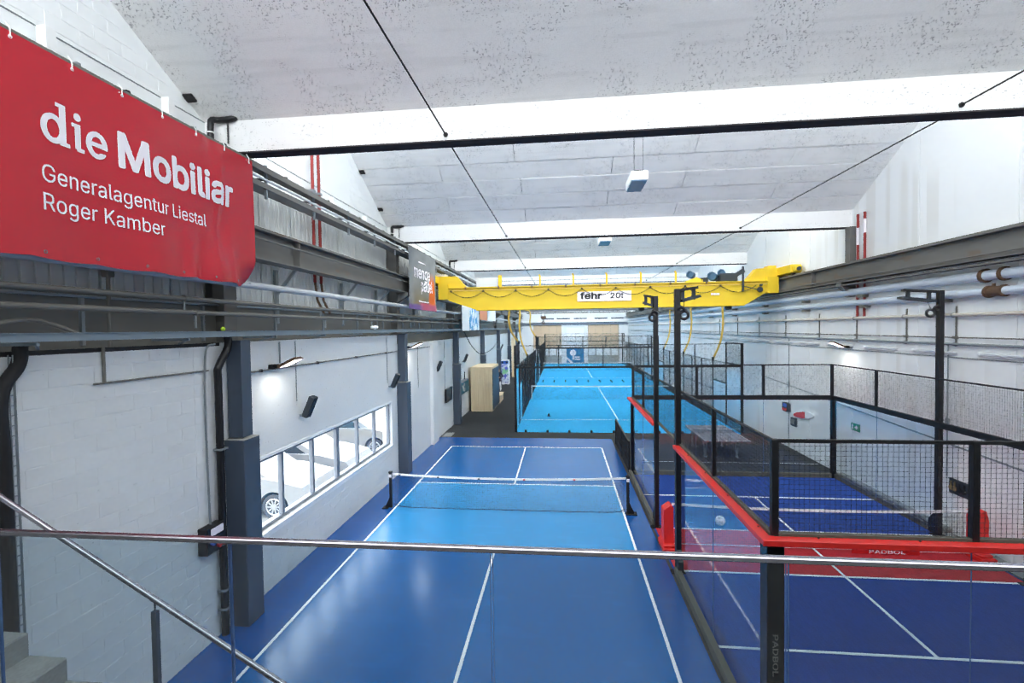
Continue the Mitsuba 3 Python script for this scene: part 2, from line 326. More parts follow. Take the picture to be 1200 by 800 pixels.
wr = struct('wall_right', prism(SAW.union(sbox(YB, 0, YE, 5.3)), 'x', XR, XR+.3), 'm_panel', 'white panelled wall on the right side of the hall')
seams = [-9.7, -7.18, -4.63, -2.07, .49, 3.10, 5.65, 7.15, 9.3, 11.4]
for a, b in zip(seams[:-1], seams[1:]):
    part(wr, 'lower_panel', bx(XR-.02, XR, a+.006, b-.006, .0, 5.95, .005), 'm_panel')
    q = sbox(a+.008, 6.0, b-.008, 13).intersection(SAW.buffer(-.02))
    if not q.is_empty: part(wr, 'upper_panel', prism(q, 'x', XR-.02, XR), 'm_panel')
struct('wall_back', cat([bx(XL-.3, XR+.3, YB-.3, YB, 0, 8.4), bx(XL-.3, XR+.3, YB, YK[0]+.02, 8.3, 8.5)]), 'm_wall', 'plain wall behind the gallery')

# ------------------------------------------------------------------ end wall
we = struct('wall_end', bx(XL-.3, XR+.3, YE+.05, YE+.35, 0, 13), 'm_endwall', 'far end wall of the hall with beige boards and white signs')
def endp(name, x0, x1, z0, z1, m, d=.04, l=None): part(we, name, bx(x0, x1, YE+.05-d, YE+.05, z0, z1, .008), m, l)
for x in [-2.3+1.05*i for i in range(4)]+[5.06+1.0*i for i in range(4)]:
    w = 1.04 if x < 2 else .99
    endp('beige_board', x, x+w-.02, 2.05, 5.12, 'm_wood_beige'); endp('white_board', x+.05, x+w-.08, 1.06, 1.98, 'm_white_gloss'); endp('grey_board', x, x+w-.02, .0, 1.02, 'm_board_grey')
endp('upper_wall', XL, XR, 5.4, 12.9, 'm_plain', .03); endp('side_panel', 9.1, XR, 0, 5.2, 'm_plain', .06); endp('side_panel', XL, -2.32, 0, 5.2, 'm_plain', .06)
endp('door_frame', 1.5, 5.02, 0, 5.45, 'm_plain', .10); endp('door_panel', 2.17, 4.47, 2.9, 4.77, 'm_white_gloss', .13)
endp('header_beam', XL, XR, 5.14, 5.45, 'm_slate_light', .22); endp('white_duct', XL, XR, 5.50, 5.74, 'm_white_gloss', .4)
for x in (-1.2, .9, 3.2, 5.9, 8.1): endp('vent_slot', x, x+1.7, 5.92, 6.08, 'm_slate', .06)
lg = thing('logo_sign', 'blue square sign with a white round letter shape at the far end wall', 'sign')
part(lg, 'board', bx(2.16, 4.44, YE-.12, YE-.06, .05, 2.02, .01), 'm_logo_blue')
pp = unary_union([Point(3.02, 1.42).buffer(.42), sbox(2.93, .45, 3.15, 1.4)])
part(lg, 'letter_shape', prism(pp, 'y', YE-.135, YE-.119), 'm_print_white')
part(lg, 'white_band', prism(Polygon([(2.16, .85), (2.16, .55), (2.65, .06), (3.05, .06)]), 'y', YE-.135, YE-.119), 'm_print_white')
part(lg, 'small_print', cat([bx(3.22, 3.95, YE-.135, YE-.119, z, z+.17) for z in (.45, .72)]), 'm_print_white')

# ------------------------------------------------------------------ roof: beams, slabs, glazing
ce = struct('ceiling', None, None, 'saw-tooth roof of pale concrete planks sloping down away from the viewer')
X0, X1 = XL-.35, XR
n_ = math.hypot(1, SLOPE); dv = np.array([-1/n_, SLOPE/n_])          # up the slope, towards the viewer
def slab_pt(yb, s, off): return (yb+dv[0]*s+off*SLOPE/n_, ZB1+dv[1]*s+off/n_)
for i, (a, b) in enumerate(zip(YK[:-1], YK[1:])):
    L = BAY*n_-.05
    lo = .05 if i in (1, 2, 3) else 0.
    part(ce, 'roof_slab' if not lo else 'joint_bed', prism([slab_pt(b, -.12, lo), slab_pt(b, L, lo), slab_pt(b, L, .25), slab_pt(b, -.12, .25)], 'x', X0, X1), 'm_joint' if lo else 'm_slab')
    part(ce, 'added_bounce_sheet', prism([slab_pt(b, -.12, .25), slab_pt(b, L, .25), slab_pt(b, L, .29), slab_pt(b, -.12, .29)], 'x', X0, X1), 'm_white_gloss')  # unseen white sheet added on the slabs to bounce sky light onto the ceilings
    if i in (1, 2, 3):
        rows = 14
        for r in range(rows):
            s0 = r*.62
            cuts = [X0, *[X0+w+(.0 if r % 2 else 2.4)+rng.uniform(-.1, .1) for w in ((2.4, 7.2, 12.0) if r % 2 else (2.2, 7.0))], X1]
            for c0, c1 in zip(cuts[:-1], cuts[1:]):
                if s0 > L-.7: continue
                j = rng.uniform(0, .012)
                q = [slab_pt(b, s0+.011, .001+j), slab_pt(b, s0+.011, .05), slab_pt(b, s0+.609, .05), slab_pt(b, s0+.609, .001+j)]
                part(ce, 'concrete_plank', prism(q, 'x', c0+.008, c1-.008), 'm_slab')
for i, y in enumerate(YK):
    names = {1: 'nearest', 2: 'second', 3: 'third'}
    k = struct('roof_beam', bx(X0, X1, y, y+.26, ZB0+.02, ZB1+.22), 'm_beam', f'{names.get(i, "distant")} white concrete roof beam with a dark underside')
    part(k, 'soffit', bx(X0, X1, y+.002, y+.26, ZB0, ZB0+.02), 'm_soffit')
    if i in (1, 2, 3):
        for x in ([-2.1, 1.1, 4.0, 7.0] if i == 1 else [-.5, 2.6, 6.2]): part(k, 'joint', bx(x, x+.012, y-.003, y, ZB0+.03, ZB1), 'm_panel')
    if i < 8:
        g = struct('window_%d' % (i+11), None, None, 'tall roof glazing above a roof beam')
        part(g, 'frame', cat([bx(X0, X1, y+.1, y+.16, ZB1+.22, ZB1+.3), bx(X0, X1, y+.1, y+.16, ZTOP-.10, ZTOP-.02)]+[bx(x, x+.05, y+.1, y+.16, ZB1+.22, ZTOP-.05) for x in np.linspace(X0, X1-.05, 9)]), 'm_white_gloss')
        part(g, 'pane', sheet((X0, y+.13, ZB1+.25), (X1, y+.13, ZB1+.25), (X1, y+.13, ZTOP-.05), (X0, y+.13, ZTOP-.05)), 'm_glass')

# ------------------------------------------------------------------ side windows
for wi, (a, b) in enumerate(((WY0, -1.14), (-1.14, WY1))):
    w = struct('window_%d' % (wi+1), None, None, ('nearer' if wi == 0 else 'farther')+' three-pane white window in the left wall')
    x = XL-.10; n = 3; e = .05; step = (b-a)/n
    part(w, 'frame', cat([bx(x-.06, x+.03, a+.002, a+e+.02, WZ0, WZ1, .006), bx(x-.06, x+.03, b-e-.02, b-.002, WZ0, WZ1, .006), bx(x-.06, x+.03, a, b, WZ0+.002, WZ0+.07, .006), bx(x-.06, x+.03, a, b, WZ1-.07, WZ1-.002, .006)]), 'm_slate_light')
    for i in range(n):
        y0, y1 = a+i*step, a+(i+1)*step
        if i: part(w, 'mullion', bx(x-.06, x+.03, y0-.035, y0+.035, WZ0+.07, WZ1-.07, .006), 'm_slate_light')
        part(w, 'pane', sheet((x-.02, y0, WZ0+.03), (x-.02, y1, WZ0+.03), (x-.02, y1, WZ1-.03), (x-.02, y0, WZ1-.03)), 'm_glass')
struct('trim_1', cat([bx(XL-.10, XL+.04, WY0-.03, WY1+.03, WZ0-.05, WZ0-.002, .008)]), 'm_white_gloss', 'white sill below the left windows')
struct('trim_2', cat([bx(XL, XL+.012, WY0-.08, WY1+.08, WZ1, WZ1+.06), bx(XL, XL+.012, WY1, WY1+.07, WZ0-.05, WZ1), bx(XL, XL+.010, WY0-.02, WY1+.08, WZ0-.13, WZ0-.06)]), 'm_white_gloss', 'white casing around the left windows')

# ------------------------------------------------------------------ columns of the left side
COLY = [-4.96+8.07*i for i in range(7)]
COLT = ['dark slate steel column in a boxed base left of the near windows', 'slate column in a boxed base just past the far end of the windows', 'slate column in a boxed base beside the black wall screen',
        'slate column half hidden by the wooden cabinet', 'slate column left of the colourful vending machine', 'slate column behind the colourful vending machine', 'farthest slate column of the left wall']
for y, t in zip(COLY, COLT):
    k = thing('steel_column', t, 'column', 'columns along the left wall')
    zc = 3.05
    part(k, 'casing', bx(XL+.001, -3.60, y-.20, y+.20, .003, zc, .012), 'm_slate')
    part(k, 'casing_cap', bx(XL+.001, -3.60, y-.20, y+.20, zc, zc+.008), 'm_concrete', 'pale top of the casing')  # thin top coloured paler than the casing sides
    part(k, 'shaft', prism(unary_union([sbox(XL+.03, y-.12, XL+.05, y+.12), sbox(-3.69, y-.12, -3.67, y+.12), sbox(XL+.03, y-.012, -3.67, y+.012)]), 'z', zc+.03, 4.66), 'm_slate')
    part(k, 'upper_shaft', prism(unary_union([sbox(-4.24, y-.15, -4.22, y+.15), sbox(-3.93, y-.15, -3.91, y+.15), sbox(-4.24, y-.012, -3.91, y+.012)]), 'z', 4.64, 7.68), 'm_steel')
    part(k, 'shaft_cover', bx(-3.90, -3.672, y-.115, y-.10, zc+.03, 4.62), 'm_slate')
    part(k, 'corbel', prism([(-3.91, 5.70), (-3.91, 6.03), (-3.55, 6.03), (-3.55, 5.93)], 'y', y-.10, y+.10), 'm_steel')

# ------------------------------------------------------------------ crane runway, left and right
def runway(name, cx, label, side):
    k = thing(name, label, 'beam', 'crane runway beams')
    part(k, 'girder', prism(ibeam_xz(cx, 6.03, 6.56, .30, .028, .018), 'y', YB+.1, YE-.5), 'm_steel')
    part(k, 'rail', bx(cx-.03, cx+.03, YB+.1, YE-.5, 6.56, 6.62), 'm_steel')
    for y in np.arange(-11.4, 30, 8.05): part(k, 'stiffener', bx(cx-.14, cx+.14, y-.006, y+.006, 6.058, 6.532), 'm_steel')
    s = side
    if s < 0:
        for q in (bx(cx+s*.10, cx+s*.16, YB+.1, YE-.5, 6.12, 6.16), bx(cx-.1, cx+.12, YB+.1, YE-.5, 5.93, 5.97)): part(k, 'conductor_bar', q, 'm_steel')
    else: part(k, 'conductor_bar', cyl((-3.57, YB+.1, 6.37), (-3.57, YE-.5, 6.37), .018, 8), 'm_pipe_dark')
    return k
rlk = runway('crane_runway', -3.75, 'rusty brown steel crane beam above the left wall', 1)
runway('crane_runway', 10.0, 'dark steel crane beam along the right wall', -1)
# brackets from cladding to the left beam
for y, t in ((-3.25, 'nearest'), (-.4, 'second'), (1.9, 'third'), (5.6, 'fourth')):
    k = thing('wall_bracket', f'grey angle bracket under the left crane beam, {t} one right of the red banner', 'bracket', 'angle brackets below the left crane beam')
    part(k, 'upright', bx(-4.22, -4.16, y-.04, y+.04, 4.95, 6.02), 'm_galv'); part(k, 'strut', bar((-4.17, y, 5.55), (-3.78, y, 6.0), .05), 'm_galv')

# ------------------------------------------------------------------ cable tray along the top of the cladding
k = thing('cable_tray', 'long grey cable tray running along the top of the left cladding', 'cable tray')
part(k, 'upper_channel', prism(unary_union([sbox(-3.86, 7.605, -3.53, 7.62), sbox(-3.545, 7.52, -3.53, 7.62)]), 'y', YB+.1, YE-1), 'm_tray')
part(k, 'lower_channel', prism(unary_union([sbox(-3.90, 7.28, -3.60, 7.295), sbox(-3.615, 7.28, -3.60, 7.37)]), 'y', YB+.1, YE-1), 'm_tray')
part(k, 'white_tube', cyl((-3.62, YB+.1, 7.44), (-3.62, YE-1, 7.44), .022, 8), 'm_white_gloss', 'thin white tube inside the tray', smooth=True)
part(k, 'cable_bundle', cat([cyl((-3.80-.03*i, YB+.1, 7.37+.012*(i % 2)), (-3.80-.03*i, YE-1, 7.37+.012*(i % 2)), .014, 6) for i in range(4)]), 'm_dark')
for i, y in enumerate(np.arange(-9.2, 12, 1.62)):
    part(k, 'hanger', bx(-3.66, -3.62, y-.02, y+.02, 7.12, 7.70), 'm_galv')
    part(k, 'cross_arm', bx(-4.28, -3.56, y+.50, y+.55, 7.62, 7.66), 'm_dark')
for i, y in enumerate((-7.46, -5.83, -2.95, -.9, 1.1)):
    part(k, 'riser', bx(-4.20, -4.08, y-.06, y+.06, 7.6, 8.18 if i < 2 else 8.10, .006), 'm_white_gloss', 'short white upright box')

# ------------------------------------------------------------------ pipes on the left
def run(name, x, z, r, m, label, y0=YB+.1, y1=YE-1, n=14, clip=None, cat_='pipe'):
    k = thing(name, label, cat_); part(k, 'run', cyl((x, y0, z), (x, y1, z), r, n), m, smooth=40)
    for y in (clip or []): part(k, 'clip', torus((x, y, z), (0, 1, 0), r+.006, .012, 14, 6), m); part(k, 'stem', bx(x-.012, x+.012, y-.012, y+.012, z-.22, z-r), 'm_galv')
    return k
run('white_pipe', -3.70, 5.58, .058, 'm_pipe_light', 'pale grey pipe running under the left crane beam', clip=None)
run('wall_pipe', -3.72, 5.27, .034, 'm_pipe_dark', 'upper of two dull brown pipes above the steel channel, left wall', clip=(-6.15, -2.4, .2, 3.6))
run('wall_pipe', -3.72, 5.08, .034, 'm_pipe_dark', 'lower of two dull brown pipes above the steel channel, left wall', clip=(-5.95, -2.2, .4, 3.8))
run('thin_pipe', -4.12, 5.24, .018, 'm_galv', 'thin grey pipe behind the two brown pipes, left wall', n=8)
k = thing('steel_channel', 'long blue-grey steel channel running along the left wall at eye level', 'channel')
part(k, 'rail', prism(unary_union([sbox(-3.66, 4.725, -3.60, 4.732), sbox(-3.607, 4.725, -3.60, 4.805), sbox(-3.66, 4.798, -3.60, 4.805), sbox(-3.68, 4.805, -3.58, 4.812)]), 'y', YB+.1, YE-1), 'm_channel')
for y in np.arange(-10.0, 14, 1.9):
    part(k, 'bracket', cat([bar((-4.17, y, 4.70), (-3.61, y, 4.70), .03), bar((-4.17, y+.45, 4.62), (-3.63, y, 4.71), .025)]), 'm_channel')
    part(k, 'hanger', bx(-4.17, -4.13, y+.9, y+.94, 4.66, 5.26), 'm_galv')
cam_ = thing('security_camera', 'small white camera standing on the steel channel of the left wall', 'camera')
part(cam_, 'body', bx(-3.72, -3.58, .28, .52, 4.84, 4.92, .02), 'm_white_gloss'); part(cam_, 'foot', bx(-3.66, -3.62, .36, .42, 4.81, 4.85), 'm_white_gloss')
# conduits on the white wall
run('conduit', XL+.03, 4.21, .012, 'm_pipe_dark', 'thin grey conduit on the block wall, left of the dark column', -7.28, -5.48, 8, None, 'conduit')
single('conduit', tube([(XL+.03, -7.15, 4.64), (XL+.03, -7.15, 4.22)], .018, 8), 'm_pipe_dark', 'short upright conduit dropping onto the block wall', 'conduit')
k = run('conduit', XL+.03, 4.09, .014, 'm_pipe_dark', 'thin conduit running above the left windows', -4.70, 6.84, 8, None, 'conduit')
for y in (-4.2, -2.2, -.2, 1.9, 5.2): part(k, 'clip', bx(XL, XL+.05, y-.02, y+.02, 4.065, 4.115), 'm_dark')
for y, z1 in ((-3.06, 3.36), (2.03, 3.15), (9.3, 1.95), (5.2, 2.6)):
    single('conduit', cyl((XL+.02, y, 4.6 if y < 3 else 4.28), (XL+.02, y, z1), .010, 8), 'm_galv', {-3.06: 'thin conduit dropping to the nearest black speaker', 2.03: 'thin conduit dropping to the speaker at the far end of the windows', 9.3: 'thin conduit dropping to the black wall screen', 5.2: 'thin conduit on the wall past the windows'}[y], 'conduit', 'drop conduits on the left wall')
single('conduit', cyl((XL+.03, -3.62, 4.6), (XL+.03, -3.62, 4.18), .016, 8), 'm_galv', 'short conduit dropping to the near left floodlight', 'conduit')
k = thing('power_socket_box', 'black wall socket box with red and blue sockets on the block wall', 'socket box')
part(k, 'body', bx(XL, XL+.16, -5.78, -5.38, 1.45, 1.86, .015), 'm_black')
part(k, 'label_plate', bx(XL+.158, XL+.166, -5.70, -5.44, 1.72, 1.83), 'm_print_white')
for y, m in ((-5.68, 'm_socket_blue'), (-5.55, 'm_red'), (-5.45, 'm_red')): part(k, 'socket', cyl((XL+.15, y, 1.56 if m == 'm_red' else 1.64), (XL+.21, y, 1.54 if m == 'm_red' else 1.62), .042, 14), m, smooth=40)
single('supply_cable', tube(curve([(XL+.10, -5.42, 4.62), (XL+.05, -5.56, 4.45), (XL+.03, -5.57, 3.2), (XL+.06, -5.58, 1.86)], 8), .016, 8), 'm_galv', 'grey supply cable running down the block wall to the socket box', 'cable', smooth=True)
k = thing('rain_pipe', 'black rain pipe left of the near slate column', 'pipe')
part(k, 'pipe', tube(curve([(XL+.13, -5.17, 4.75), (XL+.12, -5.17, 4.55), (XL+.09, -5.36, 4.22), (XL+.09, -5.36, 4.0), (XL+.09, -5.36, 2.0), (XL+.09, -5.36, .01)], 8), .055, 14), 'm_black', smooth=40)
for z in (2.95, .72, .42): part(k, 'pipe_clip', bx(XL+.02, XL+.16, -5.43, -5.27, z, z+.03), 'm_galv')
k = thing('rain_pipe', 'dark duct at the far left edge beside the stairs', 'pipe')
part(k, 'pipe', tube(curve([(XL+.08, -8.05, 4.7), (XL+.085, -8.08, 4.5), (XL+.085, -8.24, 4.2), (XL+.085, -8.24, 3.5), (XL+.085, -8.24, 1.95), (XL+.085, -8.24, .02)], 8), .06, 12), 'm_dark', smooth=40)
k = thing('cable_ladder', 'narrow wire cable ladder at the far left edge beside the dark duct', 'cable ladder')
part(k, 'side_wires', cat([cyl((XL+.04, y, .05), (XL+.04, y, 4.6), .006, 6) for y in (-8.13, -8.08)]+[cyl((XL+.09, -8.13, .05), (XL+.09, -8.13, 4.6), .006, 6)]), 'm_galv')
part(k, 'rungs', wires([(XL+.04, -8.13, z) for z in np.arange(.1, 4.6, .1)], [(XL+.04, -8.08, z) for z in np.arange(.1, 4.6, .1)], .004), 'm_galv')
k = thing('rain_pipe', 'grey upright pipe with a square head below the red banner', 'pipe')
part(k, 'pipe', cyl((-3.98, -7.0, 4.62), (-3.98, -7.0, 5.55), .022, 10), 'm_pipe_dark', smooth=True); part(k, 'head', bx(-4.03, -3.93, -7.05, -6.95, 5.48, 5.62, .01), 'm_pipe_dark')
single('loose_hose', tube(curve([(-3.8, -8.3, 4.9), (-3.85, -8.0, 4.95), (-3.85, -7.75, 4.9), (-3.82, -7.5, 4.79)], 8), .022, 10), 'm_pipe_dark', 'loose grey hose lying over the steel channel at the far left', 'hose', smooth=True)
single('tennis_ball', trimesh.creation.icosphere(2, .033).apply_translation((-3.63, -5.52, 4.845)), 'm_lime', 'lime green ball lying on the steel channel', 'ball', smooth=True)
single('sagging_cable', tube(curve([(-3.56, 11.9, 4.72), (-3.54, 14.3, 3.75), (-3.54, 17.4, 3.2), (-3.54, 22.0, 3.35), (-3.56, 26.2, 3.95)], 10), .022, 8), 'm_dark', 'black cable sagging along the wall above the wooden cabinet', 'cable', smooth=True)
# red sprinkler pipes
for i, y in enumerate((-1.90, -1.62)):
    k = thing('fire_pipe', ('left' if i == 0 else 'right')+' one of two red upright pipes on the left wall behind the nearest roof beam', 'pipe', 'red pipes on the left wall')
    part(k, 'pipe', cyl((-4.10, y, 5.9), (-4.10, y, 9.4), .034, 12), 'm_pipe_red', smooth=40); part(k, 'clip', bx(-4.25, -4.05, y-.06, y+.06, 7.95, 8.0), 'm_galv')
    part(k, 'stub', tube([(-4.10, y, 5.95), (-4.05, y, 5.5), (-3.95, y+.1, 5.2)], .028, 8), 'm_brown', smooth=40)
for i, y in enumerate((2.78, 2.46)):
    k = thing('fire_pipe', ('farther' if i == 0 else 'nearer')+' one of two red upright pipes on the right wall above the crane beam', 'pipe', 'red pipes on the right wall')
    part(k, 'pipe', cyl((10.2, y, 5.0), (10.2, y, 8.0), .034, 12), 'm_pipe_red', smooth=40)
    part(k, 'white_flakes', cyl((10.2, y, 7.1+.3*i), (10.2, y, 7.6+.2*i), .036, 12), 'm_print_white', 'peeling white section', smooth=40)
# drain elbows and plates under the roof slabs
for i, (y, t) in enumerate(((-4.95, 'above the red banner'), (3.2, 'at the second roof beam'), (11.35, 'at the third roof beam'))):
    k = thing('drain_elbow', f'black bent drain pipe on the left wall {t}', 'pipe', 'bent drain pipes at the roof beams')
    part(k, 'pipe', tube(curve([(-4.05, y-.16, 7.72), (-4.05, y-.16, 8.05), (-4.05, y-.13, 8.19), (-3.98, y-.05, 8.22), (-3.78, y-.05, 8.23), (-3.70, y-.02, 8.28), (-3.66, y-.02, 8.36)], 6), .048, 12), 'm_black', smooth=40)
    part(k, 'collar', torus((-4.05, y-.16, 7.98), (0, 0, 1), .052, .012, 16, 6), 'm_white_gloss', smooth=True)
    part(k, 'tail', cyl((-3.85, y-.03, 7.85), (-3.85, y-.03, 8.2), .012, 8), 'm_black')
for y, t in ((-5.28, 'above the red banner'), (1.15, 'beyond the nearest roof beam'), (2.50, 'before the second roof beam')):
    z = roof_z(y)
    single('steel_plate', bar((-4.27, y-.07, z+.02), (-4.12, y-.07, z+.02), .13, .03, up=(0, SLOPE, 1)), 'm_dark', f'small dark plate at the wall and roof corner {t}', 'plate', 'dark plates in the roof corner')
single('wall_vent', disc((-4.26, 1.35, 7.98), (1, 0, 0), .07, .08), 'm_black', 'small black round outlet on the white upper wall behind the nearest beam', 'vent')

# ------------------------------------------------------------------ banners
def banner(name, label, y0, y1, z0, z1, m, wave, x=-3.48, ny=60, nz=30):
    k = thing(name, label, 'banner'); u = np.linspace(0, 1, ny); v = np.linspace(0, 1, nz); V = []
    for b in v:
        for a in u:
            dx, dz = wave(a, b); V.append((x+dx, y0+a*(y1-y0), z0+b*(z1-z0)+dz))
    V = np.array(V); F = []
    for j in range(nz-1):
        for i in range(ny-1):
            p = j*ny+i; F += [(p, p+1, p+ny+1), (p, p+ny+1, p+ny)]
    part(k, 'hanging_loop', cat([bar((-3.545, y0+q*(y1-y0), 7.53), (x+.03, y0+q*(y1-y0), z1-.03), .012) for q in (.03, .5, .97)]), 'm_white_gloss', kind='stuff')
    part(k, 'sheet', trimesh.Trimesh(V, np.array(F), process=False), m, smooth=True)
    def at(y, z, d):
        a, b = np.clip((y-y0)/(y1-y0), 0, 1), np.clip((z-z0)/(z1-z0), 0, 1)
        return np.array([(x+wave(p, q)[0]+e, yy_, zz+wave(p, q)[1]) for p, q, e, yy_, zz in zip(a, b, d, y, z)])
    return k, at
def print_on(k, at, mesh, y, z, name='lettering', m='m_print_white', lift=.004):
    mesh = mesh.subdivide_to_size(.12, max_iter=6) if hasattr(mesh, 'subdivide_to_size') else mesh
    V = mesh.vertices
    part(k, name, trimesh.Trimesh(at(y+V[:, 0], z+V[:, 1], lift+V[:, 2]), mesh.faces, process=False), m)
def txt(s, h, w=None, bold=False):
    t = meshkit.text_mesh(s, h, .002, bold)
    t.apply_translation((-t.bounds[0][0], 0, 0))
    if w: t.apply_scale((w/t.bounds[1][0], 1, 1))
    return t
def wave1(a, b):
    fold = .07*math.exp(-((a-.83)/.05)**2)*(1-b)**1.2*math.sin(9*b+1) + .045*math.exp(-((a-.60)/.06)**2)*(1-b)
    curl = -.26*max(0, (a-.90)/.10)*max(0, 1-b/.20)**1.6
    sag = .012*math.sin(a*26)*(.2+.8*(1-b)) + .05*math.exp(-((a-.70)/.025)**2)*(1-b)**4 - .04*math.exp(-((a-.74)/.02)**2)*(1-b)**4 + .05*math.exp(-((a-.885)/.02)**2)*(1-b)**4 + .03*math.exp(-((a-.80-.05*b)/.012)**2)*b*(1-b)*3 + .02*math.sin(a*11+2*b)*(1-b)
    pull = .02*math.exp(-((a-.80)/.02)**2)*max(0, b-.75)*4
    low = -.02*(abs(math.sin(a*22)))*(1-b)**6
    return .02+fold+curl+sag-pull+.03*(1-b), low
k, at = banner('red_banner', 'large red banner with white lettering hung high on the left wall', -9.6, -4.97, 5.54, 7.55, 'm_banner_red', wave1, ny=140, nz=50)
from shapely import affinity
# "die" drawn with slightly slanted strokes, then the rest from text
def ring(cx, cz, rx, rz, w):
    o = affinity.scale(Point(0, 0).buffer(1, 32), rx, rz); i = affinity.scale(Point(0, 0).buffer(1, 32), rx-w, rz-w*.8); return affinity.translate(o.difference(i), cx, cz)
W = .058
d_ = unary_union([ring(.13, .135, .13, .14, W), Polygon([(.205, .40), (.27, .40), (.27, .03), (.205, .06)]), sbox(.165, .37, .27, .40), sbox(.23, 0, .31, .032), sbox(.205, .0, .265, .2)])
i_ = unary_union([sbox(.38, .02, .44, .27), sbox(.345, .24, .44, .27), sbox(.40, 0, .48, .032), Point(.41, .345).buffer(.037)])
e_ = unary_union([ring(.64, .135, .13, .14, W).difference(sbox(.66, .06, .80, .115)), sbox(.55, .12, .765, .158)])
from shapely import affinity
die = affinity.scale(unary_union([d_, i_, e_]).buffer(.004), .87, 1, origin=(0, 0))
print_on(k, at, cat([trimesh.creation.extrude_polygon(g, .002, engine='earcut') for g in getattr(die, 'geoms', [die])]), -8.13, 6.68)
mb = txt('Mobiliar', .375, 1.88, True)
print_on(k, at, cat([mb.copy().apply_translation((dy, dz, e)) for dy, dz, e in ((0, 0, .0004), (.012, 0, .0003), (.006, .009, .0002), (.006, -.004, .0001))]), -7.34, 6.68)
print_on(k, at, txt('Generalagentur Liestal', .165, 2.10), -8.14, 6.275)
print_on(k, at, txt('Roger Kamber', .165, 1.35), -8.14, 6.0)
for y in np.arange(-8.9, -5.0, .55):
    part(k, 'tie', cat([tube(at(np.array([y]), np.array([7.50]), np.array([.004]))[0]+np.array([[0, 0, 0], [.0, 0, .07], [-.04, 0, .13]]), .006, 6), torus(at(np.array([y]), np.array([7.50]), np.array([.002]))[0], (1, 0, 0), .014, .004, 12, 6)]), 'm_white_gloss')
    part(k, 'eyelet', torus(at(np.array([y+.2]), np.array([5.60]), np.array([.003]))[0], (1, 0, 0), .014, .004, 12, 6), 'm_galv')
def wave2(a, b): return .03+.02*math.sin(9*a+3*b)+.015*math.sin(23*a)*(1-b), -.03*math.sin(math.pi*a)*b
k, at = banner('print_banner', 'grey banner with an orange flame and white lettering, hung beside the yellow crane', 2.95, 6.40, 5.50, 7.60, 'm_banner2', wave2, -3.52, 50, 30)
print_on(k, at, txt('menge', .42, 1.87, True), 3.58, 6.64)
print_on(k, at, txt('padel', .42, 1.35, True), 4.42, 6.20)
print_on(k, at, bx(4.0-4.0, .75, 0, .05, 0, .002), 4.1, 7.18, 'small_print')
print_on(k, at, bx(0, 1.3, 0, .045, 0, .002), 4.0, 5.78, 'small_print')
def wave3(a, b): return .03+.02*math.sin(7*a), .0
banner('print_banner', 'plain white banner hanging under the left end of the crane', 11.3, 13.1, 4.70, 6.40, 'm_white_gloss', wave3, -3.52, 12, 6)
banner('print_banner', 'blue and white patterned banner hanging under the left end of the crane', 13.2, 16.2, 4.72, 6.40, 'm_mosaic', wave3, -3.52, 16, 6)
banner('print_banner', 'pale orange banner beyond the blue patterned banner', 16.5, 19.4, 5.35, 6.60, 'm_orange', wave3, -3.52, 12, 6)
banner('print_banner', 'white banner beyond the orange banner', 19.8, 23.5, 5.35, 6.60, 'm_white_gloss', wave3, -3.52, 12, 6)

# ------------------------------------------------------------------ floodlights and speakers
def floodlight(x, y, z, s, label):
    k = thing('floodlight', label, 'floodlight', 'lit wall floodlights')
    a = math.radians(25)
    part(k, 'mount', bx(x, x+s*.10, y-.10, y+.10, z-.06, z+.02, .01), 'm_black'); part(k, 'arm', bar((x+s*.08, y, z-.03), (x+s*.24, y, z-.02), .05), 'm_black')
    p0 = np.array([x+s*.20, z-.05]); d = np.array([s*math.cos(a), math.sin(a)]); nn = np.array([s*math.sin(a), -math.cos(a)])
    L, h, w = .42, .05, .13
    c = [p0, p0+d*L, p0+d*(L-.04)-nn*h, p0+d*.03-nn*h]
    part(k, 'head', prism([tuple(q) for q in c], 'y', y-w, y+w), 'm_brown')
    q0, q1 = p0+d*.06+nn*.004, p0+d*(L-.04)+nn*.004
    pts = [(q0[0], y-w+.02, q0[1]), (q1[0], y-w+.02, q1[1]), (q1[0], y+w-.02, q1[1]), (q0[0], y+w-.02, q0[1])]
    m = sheet(*pts)
    if np.dot(m.face_normals[0], (nn[0], 0, nn[1])) < 0: m.invert()
    kk = part(k, 'lens', m, 'm_plain'); scene[kk]['emitter'] = {'type': 'area', 'radiance': rgb((LAMP, LAMP*.97, LAMP*.90))}
floodlight(XL, -3.86, 4.16, 1, 'lit floodlight on the left wall above the near windows')
floodlight(XL, 3.95, 4.20, 1, 'lit floodlight on the left wall past the windows')
floodlight(XR-.02, 3.25, 4.10, -1, 'lit floodlight on the right wall')
for (y, z, t) in ((-2.92, 3.03, 'above the near windows'), (2.18, 3.0, 'at the far end of the windows'), (7.55, 3.02, 'on the wall before the black screen'), (13.2, 3.0, 'above the teal box'), (29.0, 3.0, 'far down the left wall')):
    k = thing('speaker', f'black column speaker on the left wall {t}', 'speaker', 'column speakers on the left wall')
    M = np.array(trimesh.transformations.rotation_matrix(math.radians(24), (0, 1, 0), (XL+.10, y, z)))
    b = bx(XL+.07, XL+.19, y-.09, y+.09, z, z+.46, .010); b.apply_transform(M); part(k, 'cabinet', b, 'm_motor_dark')
    g = bx(XL+.186, XL+.196, y-.078, y+.078, z+.012, z+.448, .003); g.apply_transform(M); part(k, 'grille', g, 'm_black')
    part(k, 'bracket', bar((XL, y, z+.02), (XL+.14, y, z+.02), .04), 'm_galv')

